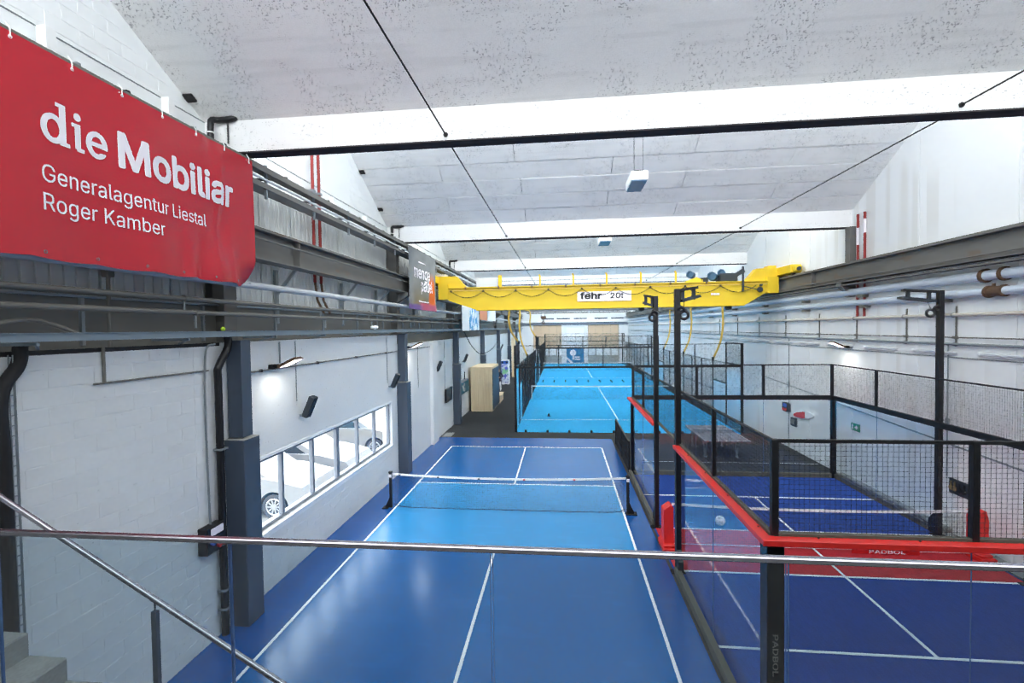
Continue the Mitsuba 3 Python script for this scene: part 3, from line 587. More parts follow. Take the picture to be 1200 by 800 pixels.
# ------------------------------------------------------------------ hanging ceiling lamps and tie rods
for (x0, x1, y0, y1, t) in ((3.05, 3.42, -1.48, -.58, 'nearer'), (2.96, 3.40, 5.9, 6.9, 'farther')):
    k = thing('ceiling_lamp', f'{t} white box lamp hanging from the roof on wires', 'lamp', 'hanging box lamps')
    part(k, 'housing', bx(x0, x1, y0, y1, 8.02, 8.22, .012), 'm_white_gloss'); part(k, 'diffuser', bx(x0+.02, x1-.02, y0+.02, y1-.02, 8.00, 8.02), 'm_led_off', 'blue-grey lens underneath')
    part(k, 'bracket', bx((x0+x1)/2-.1, (x0+x1)/2+.1, y0+.05, y0+.10, 8.22, 8.25), 'm_dark')
    for x, y in ((x0+.09, y0+.1), (x1-.09, y0+.1), ((x0+x1)/2, y1-.1)): part(k, 'wire', cyl((x, y, 8.21), (x, y, roof_z(y)+.01), .004, 6), 'm_dark')
for x, t in ((-.26, 'left'), (7.04, 'right')):
    k = thing('tie_rod', f'{t} one of two thin black rods running lengthwise under the roof', 'rod', 'lengthwise tie rods')
    for i in range(8):
        part(k, 'rod', cyl((x, YK[i]+.26, 7.76), (x, YK[i+1], 7.80), .011, 8), 'm_dark')
        part(k, 'anchor', disc((x, YK[i+1]-.01, 7.80), (0, 1, 0), .035, .02), 'm_dark')

# ------------------------------------------------------------------ the yellow bridge crane
k = thing('bridge_crane', 'yellow bridge crane spanning the hall between the side walls', 'crane')
YC = 7.0
gp = Polygon([(-3.15, 6.46), (9.42, 6.46), (9.42, 6.08), (8.55, 5.56), (-2.0, 5.58), (-3.15, 5.98)])
part(k, 'girder', prism(gp, 'y', YC, YC+.5), 'm_yellow')
part(k, 'top_flange', bx(-3.15, 9.42, YC-.06, YC+.56, 6.46, 6.50, .005), 'm_yellow'); part(k, 'bottom_flange', bx(-2.0, 8.55, YC-.05, YC+.55, 5.545, 5.575, .005), 'm_yellow')
for x in np.arange(-2.4, 9.3, 1.36): part(k, 'flange_clip', bx(x-.03, x+.03, YC-.075, YC-.05, 6.42, 6.51), 'm_brown')
part(k, 'festoon_rail', cyl((-3.1, YC-.07, 6.36), (9.35, YC-.07, 6.36), .012, 8), 'm_brass')
hx = [-3.0+1.33*i for i in range(10)]
for a, b in zip(hx[:-1], hx[1:]):
    s = np.linspace(0, 1, 13)
    part(k, 'festoon_cable', tube(np.c_[a+(b-a)*s, np.full(13, YC-.09), 6.33-.26*4*s*(1-s)], .014, 6), 'm_dark', smooth=True)
    part(k, 'cable_trolley', bx(a-.03, a+.03, YC-.11, YC-.05, 6.30, 6.38), 'm_dark')
sg = part(k, 'capacity_plate', bx(2.14, 4.26, YC-.03, YC, 5.83, 6.22, .004), 'm_print_white', 'white plate with black lettering')
t = txt('fehr', .25, .85, True); t = cat([t.copy().apply_translation((dx, dz, e)) for dx, dz, e in ((0, 0, 0), (.016, 0, .0003), (.008, .01, .0006))]); t.apply_transform(trimesh.transformations.rotation_matrix(math.pi/2, (1, 0, 0))); t.apply_translation((2.24, YC-.031, 5.93)); part(sg, 'lettering', t, 'm_black')
t = txt('20t', .21, .52, True); t.apply_transform(trimesh.transformations.rotation_matrix(math.pi/2, (1, 0, 0))); t.apply_translation((3.44, YC-.031, 5.94)); part(sg, 'lettering', t, 'm_black')
part(k, 'small_plate', bx(7.3, 7.62, YC-.02, YC, 5.98, 6.06), 'm_print_white')
for s, cx in ((-1, -3.75), (1, 10.0)):
    i = -s
    part(k, 'end_carriage', bx(cx-.19, cx+.19, 6.05, 9.9, 6.68, 6.98, .02), 'm_yellow')
    for y in (6.25, 9.7): part(k, 'wheel', disc((cx, y, 6.75), (1, 0, 0), .13, .10), 'm_motor_dark')
    part(k, 'buffer', bx(cx-.13, cx+.13, 5.85, 6.05, 6.70, 6.92, .03), 'm_yellow'); part(k, 'buffer_pad', disc((cx, 5.83, 6.80), (0, 1, 0), .07, .06), 'm_motor_dark')
    xa = cx+i*.19
    part(k, 'end_gusset', prism([(xa, 6.98), (xa+i*.75, 6.98), (xa+i*1.15, 6.50), (xa, 6.50)], 'y', 7.12, 7.5), 'm_yellow')
    part(k, 'end_cap', bx(cx-.14, cx+i*.45, 7.3, 7.7, 6.98, 7.10, .01), 'm_beige' if s < 0 else 'm_yellow')
    part(k, 'end_plate', bx(xa, xa+i*.42, 6.98, 7.52, 6.02, 6.64), 'm_yellow')
part(k, 'cabinet', bx(-2.15, -1.25, 8.05, 8.35, 6.55, 6.98, .01), 'm_grey_box', 'pale grey electrical cabinet'); part(k, 'cabinet_post', bx(-1.12, -.98, 7.45, 7.6, 6.5, 7.02, .01), 'm_yellow')
part(k, 'walkway', bx(-2.6, 9.2, YC+.55, YC+1.35, 6.48, 6.52), 'm_tray')
for x in (.62, 2.0, 3.36, 4.74, 6.12): part(k, 'rail_post', cat([bx(x-.035, x+.035, YC+.6, YC+.66, 6.5, 6.98), bx(x-.05, x+.01, YC+.58, YC+.68, 6.98, 7.03)]), 'm_yellow')
part(k, 'hand_rail', cat([cyl((-1.0, YC+.63, z), (6.9, YC+.63, z), .012, 6) for z in (6.78,)]), 'm_galv')
for (x, y, z, r, L) in ((6.75, YC+.75, 6.86, .14, .40), (7.50, YC+.45, 6.74, .17, .42), (7.95, YC+.75, 6.88, .15, .55)):
    part(k, 'motor', cyl((x-.1, y-L/2, z), (x+.1, y+L/2, z), r, 20), 'm_motor', 'blue motor', smooth=40)
    part(k, 'motor_cover', torus((x-.1, y-L/2, z), (.25, -1, 0), r*.85, .03, 20, 6), 'm_motor', smooth=True)
for q in (bx(7.0, 7.3, YC+.3, YC+.8, 6.5, 6.70, .03), cat([bx(7.75, 8.45, YC+.35, YC+.9, 6.5, 6.86, .05), bar((8.3, YC+.6, 6.7), (8.75, YC+.6, 6.98), .16)])): part(k, 'gearbox', q, 'm_motor_dark')
part(k, 'gear_plate', prism([(6.45, 6.5), (6.45, 6.58), (6.85, 6.72), (7.1, 6.62), (7.1, 6.5)], 'y', YC+.3, YC+.5), 'm_yellow')
part(k, 'drop_arm', cat([bx(8.43, 8.49, YC-.14, YC-.08, 6.1, 7.05), bar((8.46, YC-.11, 6.3), (9.1, YC-.11, 6.12), .03), disc((9.08, YC-.12, 6.15), (0, 1, 0), .10, .06), disc((9.12, YC-.12, 6.32), (0, 1, 0), .05, .06)]), 'm_motor_dark')
for x in (4.7, 6.1, 8.05): part(k, 'wheel_box', disc((x, YC+.3, 5.50), (0, 1, 0), .10, .25), 'm_motor_dark')
k = thing('bridge_crane', 'dark distant crane beam with a hook near the end wall', 'crane')
for cx in (-3.75, 10.0): part(k, 'end_carriage', bx(cx-.12, cx+.12, 41.0, 43.0, 6.62, 6.96, .02), 'm_steel')
part(k, 'girder', bx(-3.63, 9.88, 41.8, 42.3, 6.63, 6.95, .02), 'm_steel'); part(k, 'under_rail', bx(-2.5, 9.2, 41.9, 42.2, 6.42, 6.55), 'm_steel')
part(k, 'hook_block', cat([bx(-.85, -.25, 41.8, 42.2, 5.85, 6.15, .05), bar((-.55, 42, 5.85), (-.55, 42, 5.5), .10), torus((-.55, 42, 5.38), (0, 1, 0), .14, .05)]), 'm_brown')
part(k, 'hoist_rope', cat([cyl((x, 42, 6.1), (x, 42, 6.5), .02, 6) for x in (-.75, -.35)]), 'm_dark')
part(k, 'hanger', cat([bar((x, 42.05, 6.5), (x, 42.05, 6.7), .05) for x in np.arange(-2.2, 9.3, 1.0)]), 'm_steel')

# ------------------------------------------------------------------ right wall services
k = run('water_pipe', 10.13, 5.73, .105, 'm_pipe_blue', 'thick pale pipe just below the right crane beam', n=20)
for y, r_ in ((-1.55, .145), (-1.98, .14)): part(k, 'flange', disc((10.13, y, 5.73), (0, 1, 0), r_, .06), 'm_brown', 'brown flange', smooth=30)
part(k, 'valve_body', cyl((10.13, -1.9, 5.73), (10.13, -1.6, 5.73), .09, 16), 'm_brass', 'brass valve body', smooth=30)
for y in (2.0, 5.2, 8.6, 12.2, 16): part(k, 'sleeve', cyl((10.13, y, 5.73), (10.13, y+.04, 5.73), .112, 20), 'm_pipe_light', smooth=30); part(k, 'saddle', bx(10.08, 10.28, y+.4, y+.6, 5.55, 5.65), 'm_pipe_dark')
k = run('water_pipe', 10.15, 5.40, .085, 'm_pipe_blue', 'second pale pipe on the right wall, below the thickest one', n=20)
part(k, 'valve', cat([disc((10.15, -1.62, 5.40), (0, 1, 0), .125, .06), disc((10.15, -1.95, 5.40), (0, 1, 0), .12, .05), cyl((10.15, -1.95, 5.4), (10.15, -1.6, 5.4), .10, 16), cyl((10.15, -1.72, 5.45), (10.15, -1.72, 5.56), .03, 8)]), 'm_brown', 'brown valve', smooth=30)
for y in (-.95, 1.9, 5.2, 8.6, 12.2, 16): part(k, 'sleeve', cyl((10.15, y, 5.40), (10.15, y+.04, 5.40), .092, 20), 'm_pipe_light', smooth=30); part(k, 'saddle', bx(10.08, 10.28, y+.4, y+.6, 5.24, 5.31), 'm_pipe_dark')
k = run('water_pipe', 10.19, 4.95, .040, 'm_beige', 'beige pipe on the right wall, third from the crane beam', n=12)
hang = [-.68, .85, 2.9, 4.96, 7.4, 9.9, 12.5, 15.2]
for y in hang: part(k, 'hanger', bx(10.24, 10.27, y-.012, y+.012, 4.25, 5.15), 'm_pipe_dark'); part(k, 'clip', torus((10.19, y, 4.95), (0, 1, 0), .046, .010, 14, 6), 'm_pipe_dark')
k = run('conduit', 10.22, 4.45, .014, 'm_pipe_dark', 'thin dark conduit on the right wall above a thicker grey one', n=8, cat_='conduit')
for y in hang[:5]: part(k, 'clip', bx(10.20, 10.27, y-.04, y+.04, 4.42, 4.48), 'm_pipe_dark')
k = run('conduit', 10.21, 4.30, .030, 'm_galv', 'grey conduit on the right wall just above the dead strip lights', n=10, cat_='conduit')
for y in hang[:5]: part(k, 'clip', torus((10.21, y, 4.30), (0, 1, 0), .036, .010, 14, 6), 'm_galv')
run('conduit', 10.26, 4.0, .010, 'm_galv', 'lowest thin cable along the right wall below the dead strip lights', n=8, cat_='conduit')
for i, y in enumerate(np.arange(-2.6, 18, 1.9)):
    k = thing('strip_light', ('nearest', 'second', 'third', 'fourth', 'fifth', 'sixth', 'seventh', 'eighth', 'ninth', 'tenth', 'last')[i]+' unlit strip light along the right wall, counted from the right picture edge', 'strip light', 'unlit strip lights on the right wall')
    part(k, 'housing', bx(10.20, 10.28, y, y+1.25, 4.08, 4.13, .01), 'm_grey_box'); part(k, 'tube', cyl((10.235, y+.05, 4.065), (10.235, y+1.2, 4.065), .014, 8), 'm_white_gloss', smooth=True); part(k, 'end_cap', bx(10.20, 10.28, y+1.25, y+1.33, 4.06, 4.15, .02), 'm_white_gloss')
for y, z0, z1, t in ((7.13, 0.1, 4.25, 'upright conduit running down to the two small boxes on the right wall'), (-.47, 1.27, 4.28, 'upright conduit running down to the dark rack on the right wall')):
    k = thing('conduit', t, 'conduit'); part(k, 'run', cyl((10.25, y, z0), (10.25, y, z1), .014, 8), 'm_galv'); part(k, 'joint', bx(10.22, 10.28, y-.04, y+.04, 2.35, 2.6, .01), 'm_galv')
single('rail_strip', bar((10.27, 9.6, 2.56), (10.27, -2.6, 1.90), .02, .03), 'm_galv', 'thin slanting rail fixed on the lower right wall', 'rail')
k = thing('power_socket_box', 'small socket box with red sockets on the right wall', 'socket box')
part(k, 'body', bx(10.14, 10.28, 7.02, 7.46, 1.40, 1.74, .015), 'm_motor_dark'); part(k, 'sockets', cat([cyl((10.10, y, 1.47), (10.16, y, 1.49), .05, 12) for y in (7.13, 7.32)]), 'm_red', smooth=40); part(k, 'label_plate', bx(10.132, 10.14, 7.06, 7.36, 1.58, 1.72), 'm_socket_blue')
k = thing('wall_box', 'small dark box on the right wall below the socket box', 'box')
part(k, 'body', bx(10.20, 10.28, 6.50, 6.90, .93, 1.25, .015), 'm_motor_dark'); part(k, 'cover', bx(10.19, 10.20, 6.56, 6.84, 1.0, 1.2), 'm_pipe_dark')
k = thing('balance_board', 'red and white oblong board hung on the right wall', 'board')
from shapely import affinity
ov = affinity.rotate(affinity.scale(Point(0, 0).buffer(1, 24), .72, .13), -9); ov = affinity.translate(ov, 5.98, 1.48)
part(k, 'deck', prism(ov, 'x', 10.22, 10.26), 'm_cloth_white'); part(k, 'red_pad', prism(ov.buffer(-.015).intersection(sbox(5.85, 1, 7, 2)), 'x', 10.205, 10.219), 'm_red')
k = thing('exit_sign', 'green emergency exit sign with a white arrow on the right wall', 'sign')
part(k, 'plate', bx(10.255, 10.28, 2.74, 3.16, 1.56, 1.78, .003), 'm_green')
part(k, 'arrow', prism(unary_union([Polygon([(2.82, 1.67), (2.90, 1.74), (2.90, 1.69), (2.97, 1.69), (2.97, 1.65), (2.90, 1.65), (2.90, 1.60)])]), 'x', 10.248, 10.256), 'm_print_white')
part(k, 'running_figure', prism(unary_union([Point(3.07, 1.745).buffer(.02), LineString([(3.075, 1.72), (3.09, 1.66), (3.05, 1.62)]).buffer(.012), LineString([(3.09, 1.66), (3.12, 1.60)]).buffer(.012), LineString([(3.03, 1.70), (3.11, 1.70)]).buffer(.009)]), 'x', 10.248, 10.256), 'm_print_white')
k = thing('racket_rack', 'dark board with brown items hung low on the right wall', 'rack')
part(k, 'board', bx(10.25, 10.28, -1.03, -.53, .92, 1.26, .008), 'm_motor_dark')
for i, y in enumerate((-.95, -.83, -.70, -.60)): part(k, 'paddle', cat([disc((10.24, y, 1.05), (1, 0, 0), .055, .02), bx(10.232, 10.248, y-.012, y+.012, 1.08, 1.20)]), 'm_brass' if i > 1 else 'm_black')
k = thing('steel_column', 'dark steel column at the right wall carrying the second roof beam', 'column')
part(k, 'shaft', bx(10.10, 10.28, 3.0, 3.24, 5.6, 7.70, .01), 'm_steel'); part(k, 'corbel', prism([(10.28, 5.6), (10.28, 6.02), (9.85, 6.02), (9.85, 5.92)], 'y', 3.0, 3.24), 'm_steel')

# ------------------------------------------------------------------ pickleball net
def net_mesh(x0, x1, y, zb, zt, sag, pitch, r):
    A, B = [], []; xs = np.linspace(x0, x1, round((x1-x0)/pitch)+1); f = lambda x: sag*(1-((x-(x0+x1)/2)/((x1-x0)/2))**2)
    for x in xs: A.append((x, y, zb)); B.append((x, y, zt-f(x)))
    n = round((zt-zb)/pitch); seg = np.linspace(x0, x1, 13)
    for j in range(n+1):
        for a, b in zip(seg[:-1], seg[1:]): A.append((a, y, zb+(zt-f(a)-zb)*j/n)); B.append((b, y, zb+(zt-f(b)-zb)*j/n))
    return wires(A, B, r)
def tape(x0, x1, y, zt, sag, h, t=.012):
    xs = np.linspace(x0, x1, 25); f = sag*(1-((xs-(x0+x1)/2)/((x1-x0)/2))**2)
    return cat([bar((a, y, zt-p-h/2), (b, y, zt-q-h/2), t, h) for a, b, p, q in zip(xs[:-1], xs[1:], f[:-1], f[1:])])
k = thing('pickleball_net', 'low net with a white top band across the open blue court', 'net')
for s in (-1, 1):
    x = 3.13*s
    p = part(k, 'post', cat([bx(x-.035, x+.035, -.035, .035, .02, .97, .006), prism([(x, .04), (x+s*.16, .04), (x, .36)], 'y', -.03, .03)]), 'm_black'); part(p, 'base_plate', bx(x-.06, x+s*.22, -.10, .10, .003, .03, .006), 'm_black'); part(p, 'cap', bx(x-.045, x+.045, -.045, .045, .94, 1.0, .008), 'm_black'); part(p, 'white_label', bx(x-.037, x+.037, -.037, -.034, .84, .92), 'm_print_white')
part(k, 'net_mesh', net_mesh(-3.05, 3.06, 0, .05, .93, .08, .045, .0015), 'm_net', kind='stuff'); part(k, 'top_band', tape(-3.08, 3.08, 0, .95, .08, .055), 'm_white_gloss', 'white top band')
part(k, 'bottom_cord', tube(curve([(-3.05, 0, .12), (-2.6, 0, .035), (0, 0, .03), (2.6, 0, .035), (3.05, 0, .12)], 8), .007, 6), 'm_net')
for x in (-2.9, -1.85, -.75, .45, 1.75): part(k, 'band_mark', bx(x, x+.05, -.009, -.006, .895-.08*(1-(x/3.08)**2), .93-.08*(1-(x/3.08)**2)), 'm_red' if x > 0 else 'm_black')

# ------------------------------------------------------------------ caged padbol court
cg = thing('padbol_cage', 'glass and wire cage with a red rail around the violet court on the right', 'court cage')
GX0, GX1, GY0, GY1 = 3.735, 9.82, -6.85, 3.37
EY = (-2.85, -.75); ZR, ZM = 2.50, 3.55
for x, y, w in ((3.755, -6.84, .18), (3.755, GY1, .13), (9.86, GY1, .13), (9.86, -6.84, .15)):
    kk = part(cg, 'corner_post', bx(x-w/2, x+w/2, y-w/2, y+w/2, .0, ZR-.06, .006), 'm_black_gloss')
    if w == .18:
        for xx, mm, nm in ((0, 'm_pipe_dark', 'lettering'),):
            t = txt('PADBOL', .055, .46, True); t.apply_transform(trimesh.transformations.rotation_matrix(-math.pi/2, (0, 0, 1))); t.apply_transform(trimesh.transformations.rotation_matrix(math.pi/2, (1, 0, 0)))
            t.apply_translation((x-.03, y-w/2-.0015, 1.44)); part(kk, nm, t, mm)
def glass(p0, p1, z0=.10, z1=2.44):
    part(cg, 'glass_panel', sheet((*p0, z0), (*p1, z0), (*p1, z1), (*p0, z1)), 'm_glass_pad')
def joint(x, y, ax):
    d = (.006, .003) if ax == 'y' else (.003, .006)
    part(cg, 'glass_joint', bx(x-d[0], x+d[0], y-d[1], y+d[1], .10, 2.44), 'm_edge')
for y in (GY0, GY1):
    xs = [GX0+.09, 5.74, 7.79, GX1]
    for a, b in zip(xs[:-1], xs[1:]): glass((a+.004, y), (b-.004, y))
    for x in xs[1:-1]: joint(x, y, 'x')
for x, tilt in ((GX0, .0), (GX1+.02, 0)):
    for a, b in ((GY0+.09, -4.87), (-4.87, EY[0]-.05), (EY[1]+.05, 1.30), (1.30, GY1-.07)): glass((x, a+.004), (x, b-.004))
    for y in (-4.87, 1.30): joint(x, y, 'y')
for s, x in ((-1, 3.66), (1, 9.91)):
    for a, b in ((GY0-.09, EY[0]), (EY[1], GY1+.06)):
        part(cg, 'red_rail', bx(x-.06, x+.06, a, b, ZR-.07, ZR, .008), 'm_red', 'red painted top rail')
        part(cg, 'bottom_rail', bx(x-.05, x+.05, a+.1, b-.05, .0, .14, .006), 'm_grey_frame')
        yy_ = np.arange(a+.3, b-.2, 1.0)
        for y in yy_: part(cg, 'bolt', disc((x+s*-.03, y, ZR+.002), (0, 0, 1), .012, .01, 8), 'm_black')
    xi = x-s*.09
    part(cg, 'mesh_sill', bx(xi-.03, xi+.03, GY0, GY1, ZR-(.01 if s < 0 else .055), ZR+(.03 if s < 0 else .075), .004), 'm_grey_frame' if s < 0 else 'm_black'); part(cg, 'mesh_top_bar', bx(xi-.018, xi+.018, GY0, GY1, ZM-.03, ZM), 'm_black')
    ys = [GY0, -4.87, EY[0], EY[1], 1.30, GY1]
    for a, b in zip(ys[:-1], ys[1:]): part(cg, 'wire_mesh', mesh_panel((xi, a, ZR+.03), (0, b-a, 0), (0, 0, ZM-ZR-.05), .052, .0015), 'm_black_wire')
    for y in (-4.87, 1.30): part(cg, 'mesh_post', bx(xi-.03, xi+.03, y-.03, y+.03, ZR, ZM, .004), 'm_black')
for y, s in ((GY0, -1), (GY1, 1)):
    part(cg, 'red_rail', bx(3.60, 9.97, y+s*.03, y+s*.15, ZR-.07, ZR, .008), 'm_red', 'red painted top rail'); part(cg, 'bottom_rail', bx(3.84, 9.8, y-.05, y+.05, .0, .14, .006), 'm_grey_frame')
    part(cg, 'mesh_sill', bx(3.76, 9.82, y-.03, y+.03, ZR-(.01 if s < 0 else .055), ZR+(.03 if s < 0 else .075), .004), 'm_grey_frame' if s < 0 else 'm_black'); part(cg, 'mesh_top_bar', bx(3.73, 9.84, y-.02, y+.02, ZM-.035, ZM), 'm_black')
    xs = [3.77, 5.76, 7.79, 9.82]
    for a, b in zip(xs[:-1], xs[1:]): part(cg, 'wire_mesh', mesh_panel((a, y, ZR+.03), (b-a, 0, 0), (0, 0, ZM-ZR-.05), .052, .0015), 'm_black_wire')
    for x in xs: part(cg, 'mesh_post', bx(x-.035, x+.035, y-.035, y+.035, ZR, ZM, .004), 'm_black')
    for x in np.arange(4.2, 9.8, 1.0): part(cg, 'bolt', disc((x, y+s*.06, ZR+.002), (0, 0, 1), .012, .01, 8), 'm_black')
for (x, y, s, t) in ((3.70, EY[0], .55, 'nearer tall black lamp post at the left entrance of the cage'), (3.70, EY[1], -.34, 'farther tall black lamp post at the left entrance of the cage'),
                     (9.87, EY[1], -1, 'farther tall black lamp post on the right side of the cage'), (9.87, EY[0], 1, 'nearer tall black lamp post at the right edge of the picture')):
    k = thing('lamp_post', t, 'lamp post', 'lamp posts of the caged court')
    part(k, 'post', bx(x-.05, x+.05, y-.06, y+.06, .01, 5.50, .006), 'm_black'); oy = 1 if y == EY[1] else -1
    part(k, 'foot', cat([bx(x-.14, x+.12, y-.08, y+.08, .0, .02), prism([(y, .02), (y+oy*.22, .02), (y+oy*.22, .30), (y+oy*.08, .48), (y, .48)], 'x', x-.045, x+.045)]), 'm_black')
    part(k, 'arm', bar((x, y, 5.47), (x+s*.72, y+.1, 5.53), .10, .05), 'm_black')
    part(k, 'lamp_head', cat([bar((x+s*.12, y+.05, 5.27), (x+s*.75, y+.12, 5.36), .26, .05), bar((x+s*.2, y+.05, 5.3), (x+s*.2, y+.05, 5.5), .06), bar((x+s*.6, y+.1, 5.3), (x+s*.6, y+.1, 5.5), .06)]), 'm_motor_dark')
    part(k, 'cable_coil', cat([torus((x+s*.22, y-.03, 5.0), (.3, 1, 0), .075, .028), torus((x+s*.10, y-.05, 5.10), (.2, 1, .3), .055, .028)]), 'm_black', smooth=True)
    part(k, 'cord', cyl((x+s*.22, y-.03, 5.1), (x+s*.24, y+.05, 5.3), .006, 6), 'm_dark')
# low barrier from the cage towards the glass courts
k = thing('low_barrier', 'low black mesh barrier beyond the left rear corner of the cage', 'barrier')
for y in (3.62, 5.5, 7.35): part(k, 'post', bx(3.63, 3.69, y-.03, y+.03, .0, 1.02, .004), 'm_black')
part(k, 'top_rail', bx(3.64, 3.68, 3.62, 7.35, 1.0, 1.03), 'm_grey_frame'); part(k, 'wire_mesh', mesh_panel((3.66, 3.62, .05), (0, 3.73, 0), (0, 0, .95), .05, .003), 'm_black_wire'); part(k, 'kick_board', bx(3.65, 3.67, 3.65, 7.32, .02, .30), 'm_rubber')
# net of the caged court
k = thing('padbol_net', 'net with red end posts across the caged violet court', 'net')
NY = -1.8
for s, x in ((1, 3.72), (-1, 9.84)):
    p = part(k, 'post', prism([(x-.10, .02), (x+.10, .02), (x+.10, .93 if s > 0 else .83), (x+.05, .97 if s > 0 else 1.0), (x-.10, .86 if s > 0 else .93)], 'y', NY-.14, NY+.14), 'm_red', 'red upright end post')
    part(p, 'base', cat([bx(x-.14, x+.14, NY-.30, NY+.30, .01, .10, .01), bx(x-.13, x+.12, NY-.24, NY+.24, .1, .16, .02)]), 'm_red')
part(k, 'net_mesh', net_mesh(3.83, 9.73, NY, .10, .95, .07, .045, .0015), 'm_net', kind='stuff'); part(k, 'top_band', tape(3.82, 9.74, NY, .98, .07, .055), 'm_white_gloss', 'white top band')
part(k, 'bottom_cord', cyl((3.83, NY, .09), (9.73, NY, .09), .010, 6), 'm_white_gloss')
b = part(k, 'red_flap', bx(7.45, 8.75, NY-.02, NY-.008, .014, .30), 'm_red_net', 'red flap with raised lettering')
t = txt('PADBOL', .075, .70, True); t.apply_transform(trimesh.transformations.rotation_matrix(math.pi/2, (1, 0, 0))); t.apply_translation((7.78, NY-.0225, .03)); part(b, 'lettering', t, 'm_print_white')
# footballs
def football(x, y, r, label, z=.006):
    k = thing('football', label, 'ball', 'footballs')
    m = trimesh.creation.icosphere(4, 1.0); d = trimesh.creation.icosahedron().vertices; d = d/np.linalg.norm(d, axis=1, keepdims=True)
    R_ = trimesh.transformations.random_rotation_matrix(np.array([.3, .5, .7]))[:3, :3]
    c = m.triangles_center; c = c/np.linalg.norm(c, axis=1, keepdims=True); dark = (c@(d@R_.T).T).max(1) > .945
    for sel, nm, mt in ((~dark, 'cover', 'm_cloth_white'), (dark, 'patches', 'm_grey_box')):
        q = trimesh.Trimesh(m.vertices*r+(x, y, r+z), m.faces[sel], process=False); q.remove_unreferenced_vertices(); part(k, nm, q, mt, smooth=True)
football(5.22, -.56, .115, 'white football on the violet turf behind the cage net'); football(10.12, -1.72, .13, 'white football beside the red net post at the right wall', .005)

# ------------------------------------------------------------------ table tennis table
k = thing('table_tennis_table', 'grey table tennis table on the dark floor behind the violet court', 'table')
tx0, tx1, ty0, ty1 = 6.45, 7.97, 4.84, 7.58; ym = (ty0+ty1)/2
for a, b in ((ty0, ym-.004), (ym+.004, ty1)):
    p = part(k, 'table_half', bx(tx0, tx1, a, b, .735, .76, .004), 'm_table'); part(p, 'edge_lines', cat([bx(x, x+.02, a, b, .7605, .7615) for x in (tx0, tx1-.02)]+[bx((tx0+tx1)/2-.003, (tx0+tx1)/2+.003, a, b, .7605, .7615)]+[bx(tx0, tx1, c, c+.02, .7605, .7615) for c in ((ty0,) if a == ty0 else (ty1-.02,))]), 'm_print_white')
    part(k, 'apron', cat([bx(tx0+.02, tx0+.05, a, b, .68, .735), bx(tx1-.05, tx1-.02, a, b, .68, .735)]), 'm_slate_light')
for x in (tx0+.2, tx1-.2):
    for y, s in ((ty0+.75, 1), (ty1-.4, 1)):
        part(k, 'leg', cat([bar((x, y-.30, .72), (x, y, .03), .05), bar((x, y+.22, .72), (x, y, .03), .04), bx(x-.04, x+.04, y-.1, y+.1, .0, .03)]), 'm_alu')
part(k, 'net', mesh_panel((tx0-.1, ym, .765), (tx1-tx0+.2, 0, 0), (0, 0, .14), .03, .002), 'm_net', kind='stuff'); part(k, 'net_band', bx(tx0-.1, tx1+.1, ym-.004, ym+.004, .90, .912), 'm_print_white')

# ------------------------------------------------------------------ padel courts
def padel(y0, label, wire_far):
    cg = thing('padel_cage', label, 'court cage', 'glass padel cages'); xa, xb, y1 = -.65, 9.35, y0+20
    r = .0015 if not wire_far else .002; pitch = .05 if not wire_far else .075
    def post(x, y, h, w=.055): part(cg, 'post', bx(x-w/2, x+w/2, y-w/2, y+w/2, 0, h, .004), 'm_black')
    for y in (y0, y1):
        for x in (xa, xb): post(x, y, 4.0, .10)
        part(cg, 'end_beam', bx(xa, xb, y-.04, y+.04, 2.95, 3.03, .004), 'm_black'); part(cg, 'top_bar', bx(xa, xb, y-.015, y+.015, 3.97, 4.0), 'm_black')
        for i in range(5):
            x = xa+2*i
            part(cg, 'glass_panel', sheet((x+.01, y, .04), (x+1.99, y, .04), (x+1.99, y, 2.95), (x+.01, y, 2.95)), 'm_glass')
            part(cg, 'wire_mesh', mesh_panel((x, y, 3.03), (2, 0, 0), (0, 0, .94), pitch, r), 'm_black_wire')
            if 0 < i: part(cg, 'mesh_post', bx(x-.02, x+.02, y-.02, y+.02, 3.03, 3.97), 'm_black')
            for xx in (x+.45, x+1.45): part(cg, 'glass_clamp', bx(xx-.05, xx+.05, y-.05, y+.05, .006, .10), 'm_black')
    for x in (xa, xb):
        ys = [y0+2*i for i in range(11)]
        for i, y in enumerate(ys[1:-1]): post(x, y, 4.0 if i in (0, 8) else 3.0)
        for i in range(10):
            a, b = ys[i], ys[i+1]; e = i in (0, 9); f = i in (1, 8); top = 4.0 if e else 3.0
            z0 = 3.0 if e else 2.0 if f else .05
            if e or f: part(cg, 'glass_panel', sheet((x, a+.05, .04), (x, b-.05, .04), (x, b-.05, z0-.02), (x, a+.05, z0-.02)), 'm_glass'); part(cg, 'glass_bar', bx(x-.03, x+.03, a, b, z0-.03, z0+.03), 'm_black')
            part(cg, 'wire_mesh', mesh_panel((x, a, z0+.03), (0, b-a, 0), (0, 0, top-z0-.05), pitch, r), 'm_black_wire'); part(cg, 'top_bar', bx(x-.015, x+.015, a, b, top-.03, top), 'm_black')
            if not (e or f): part(cg, 'middle_bar', bx(x-.012, x+.012, a, b, 1.48, 1.51), 'm_black')
    nt = thing('padel_net', ('near' if not wire_far else 'far')+' white-topped net across a sky blue padel court', 'net')
    yn = y0+10
    for x in (xa+.12, xb-.12): part(nt, 'post', cyl((x, yn, .006), (x, yn, .95), .035, 10), 'm_pipe_light', smooth=40)
    part(nt, 'net_mesh', net_mesh(xa+.16, xb-.16, yn, .02, .90, .03, .06, .0018), 'm_net', kind='stuff'); part(nt, 'top_band', tape(xa+.14, xb-.14, yn, .94, .03, .07), 'm_white_gloss', 'white top band')
padel(9.45, 'nearer black glass and mesh cage around the sky blue padel court', False)
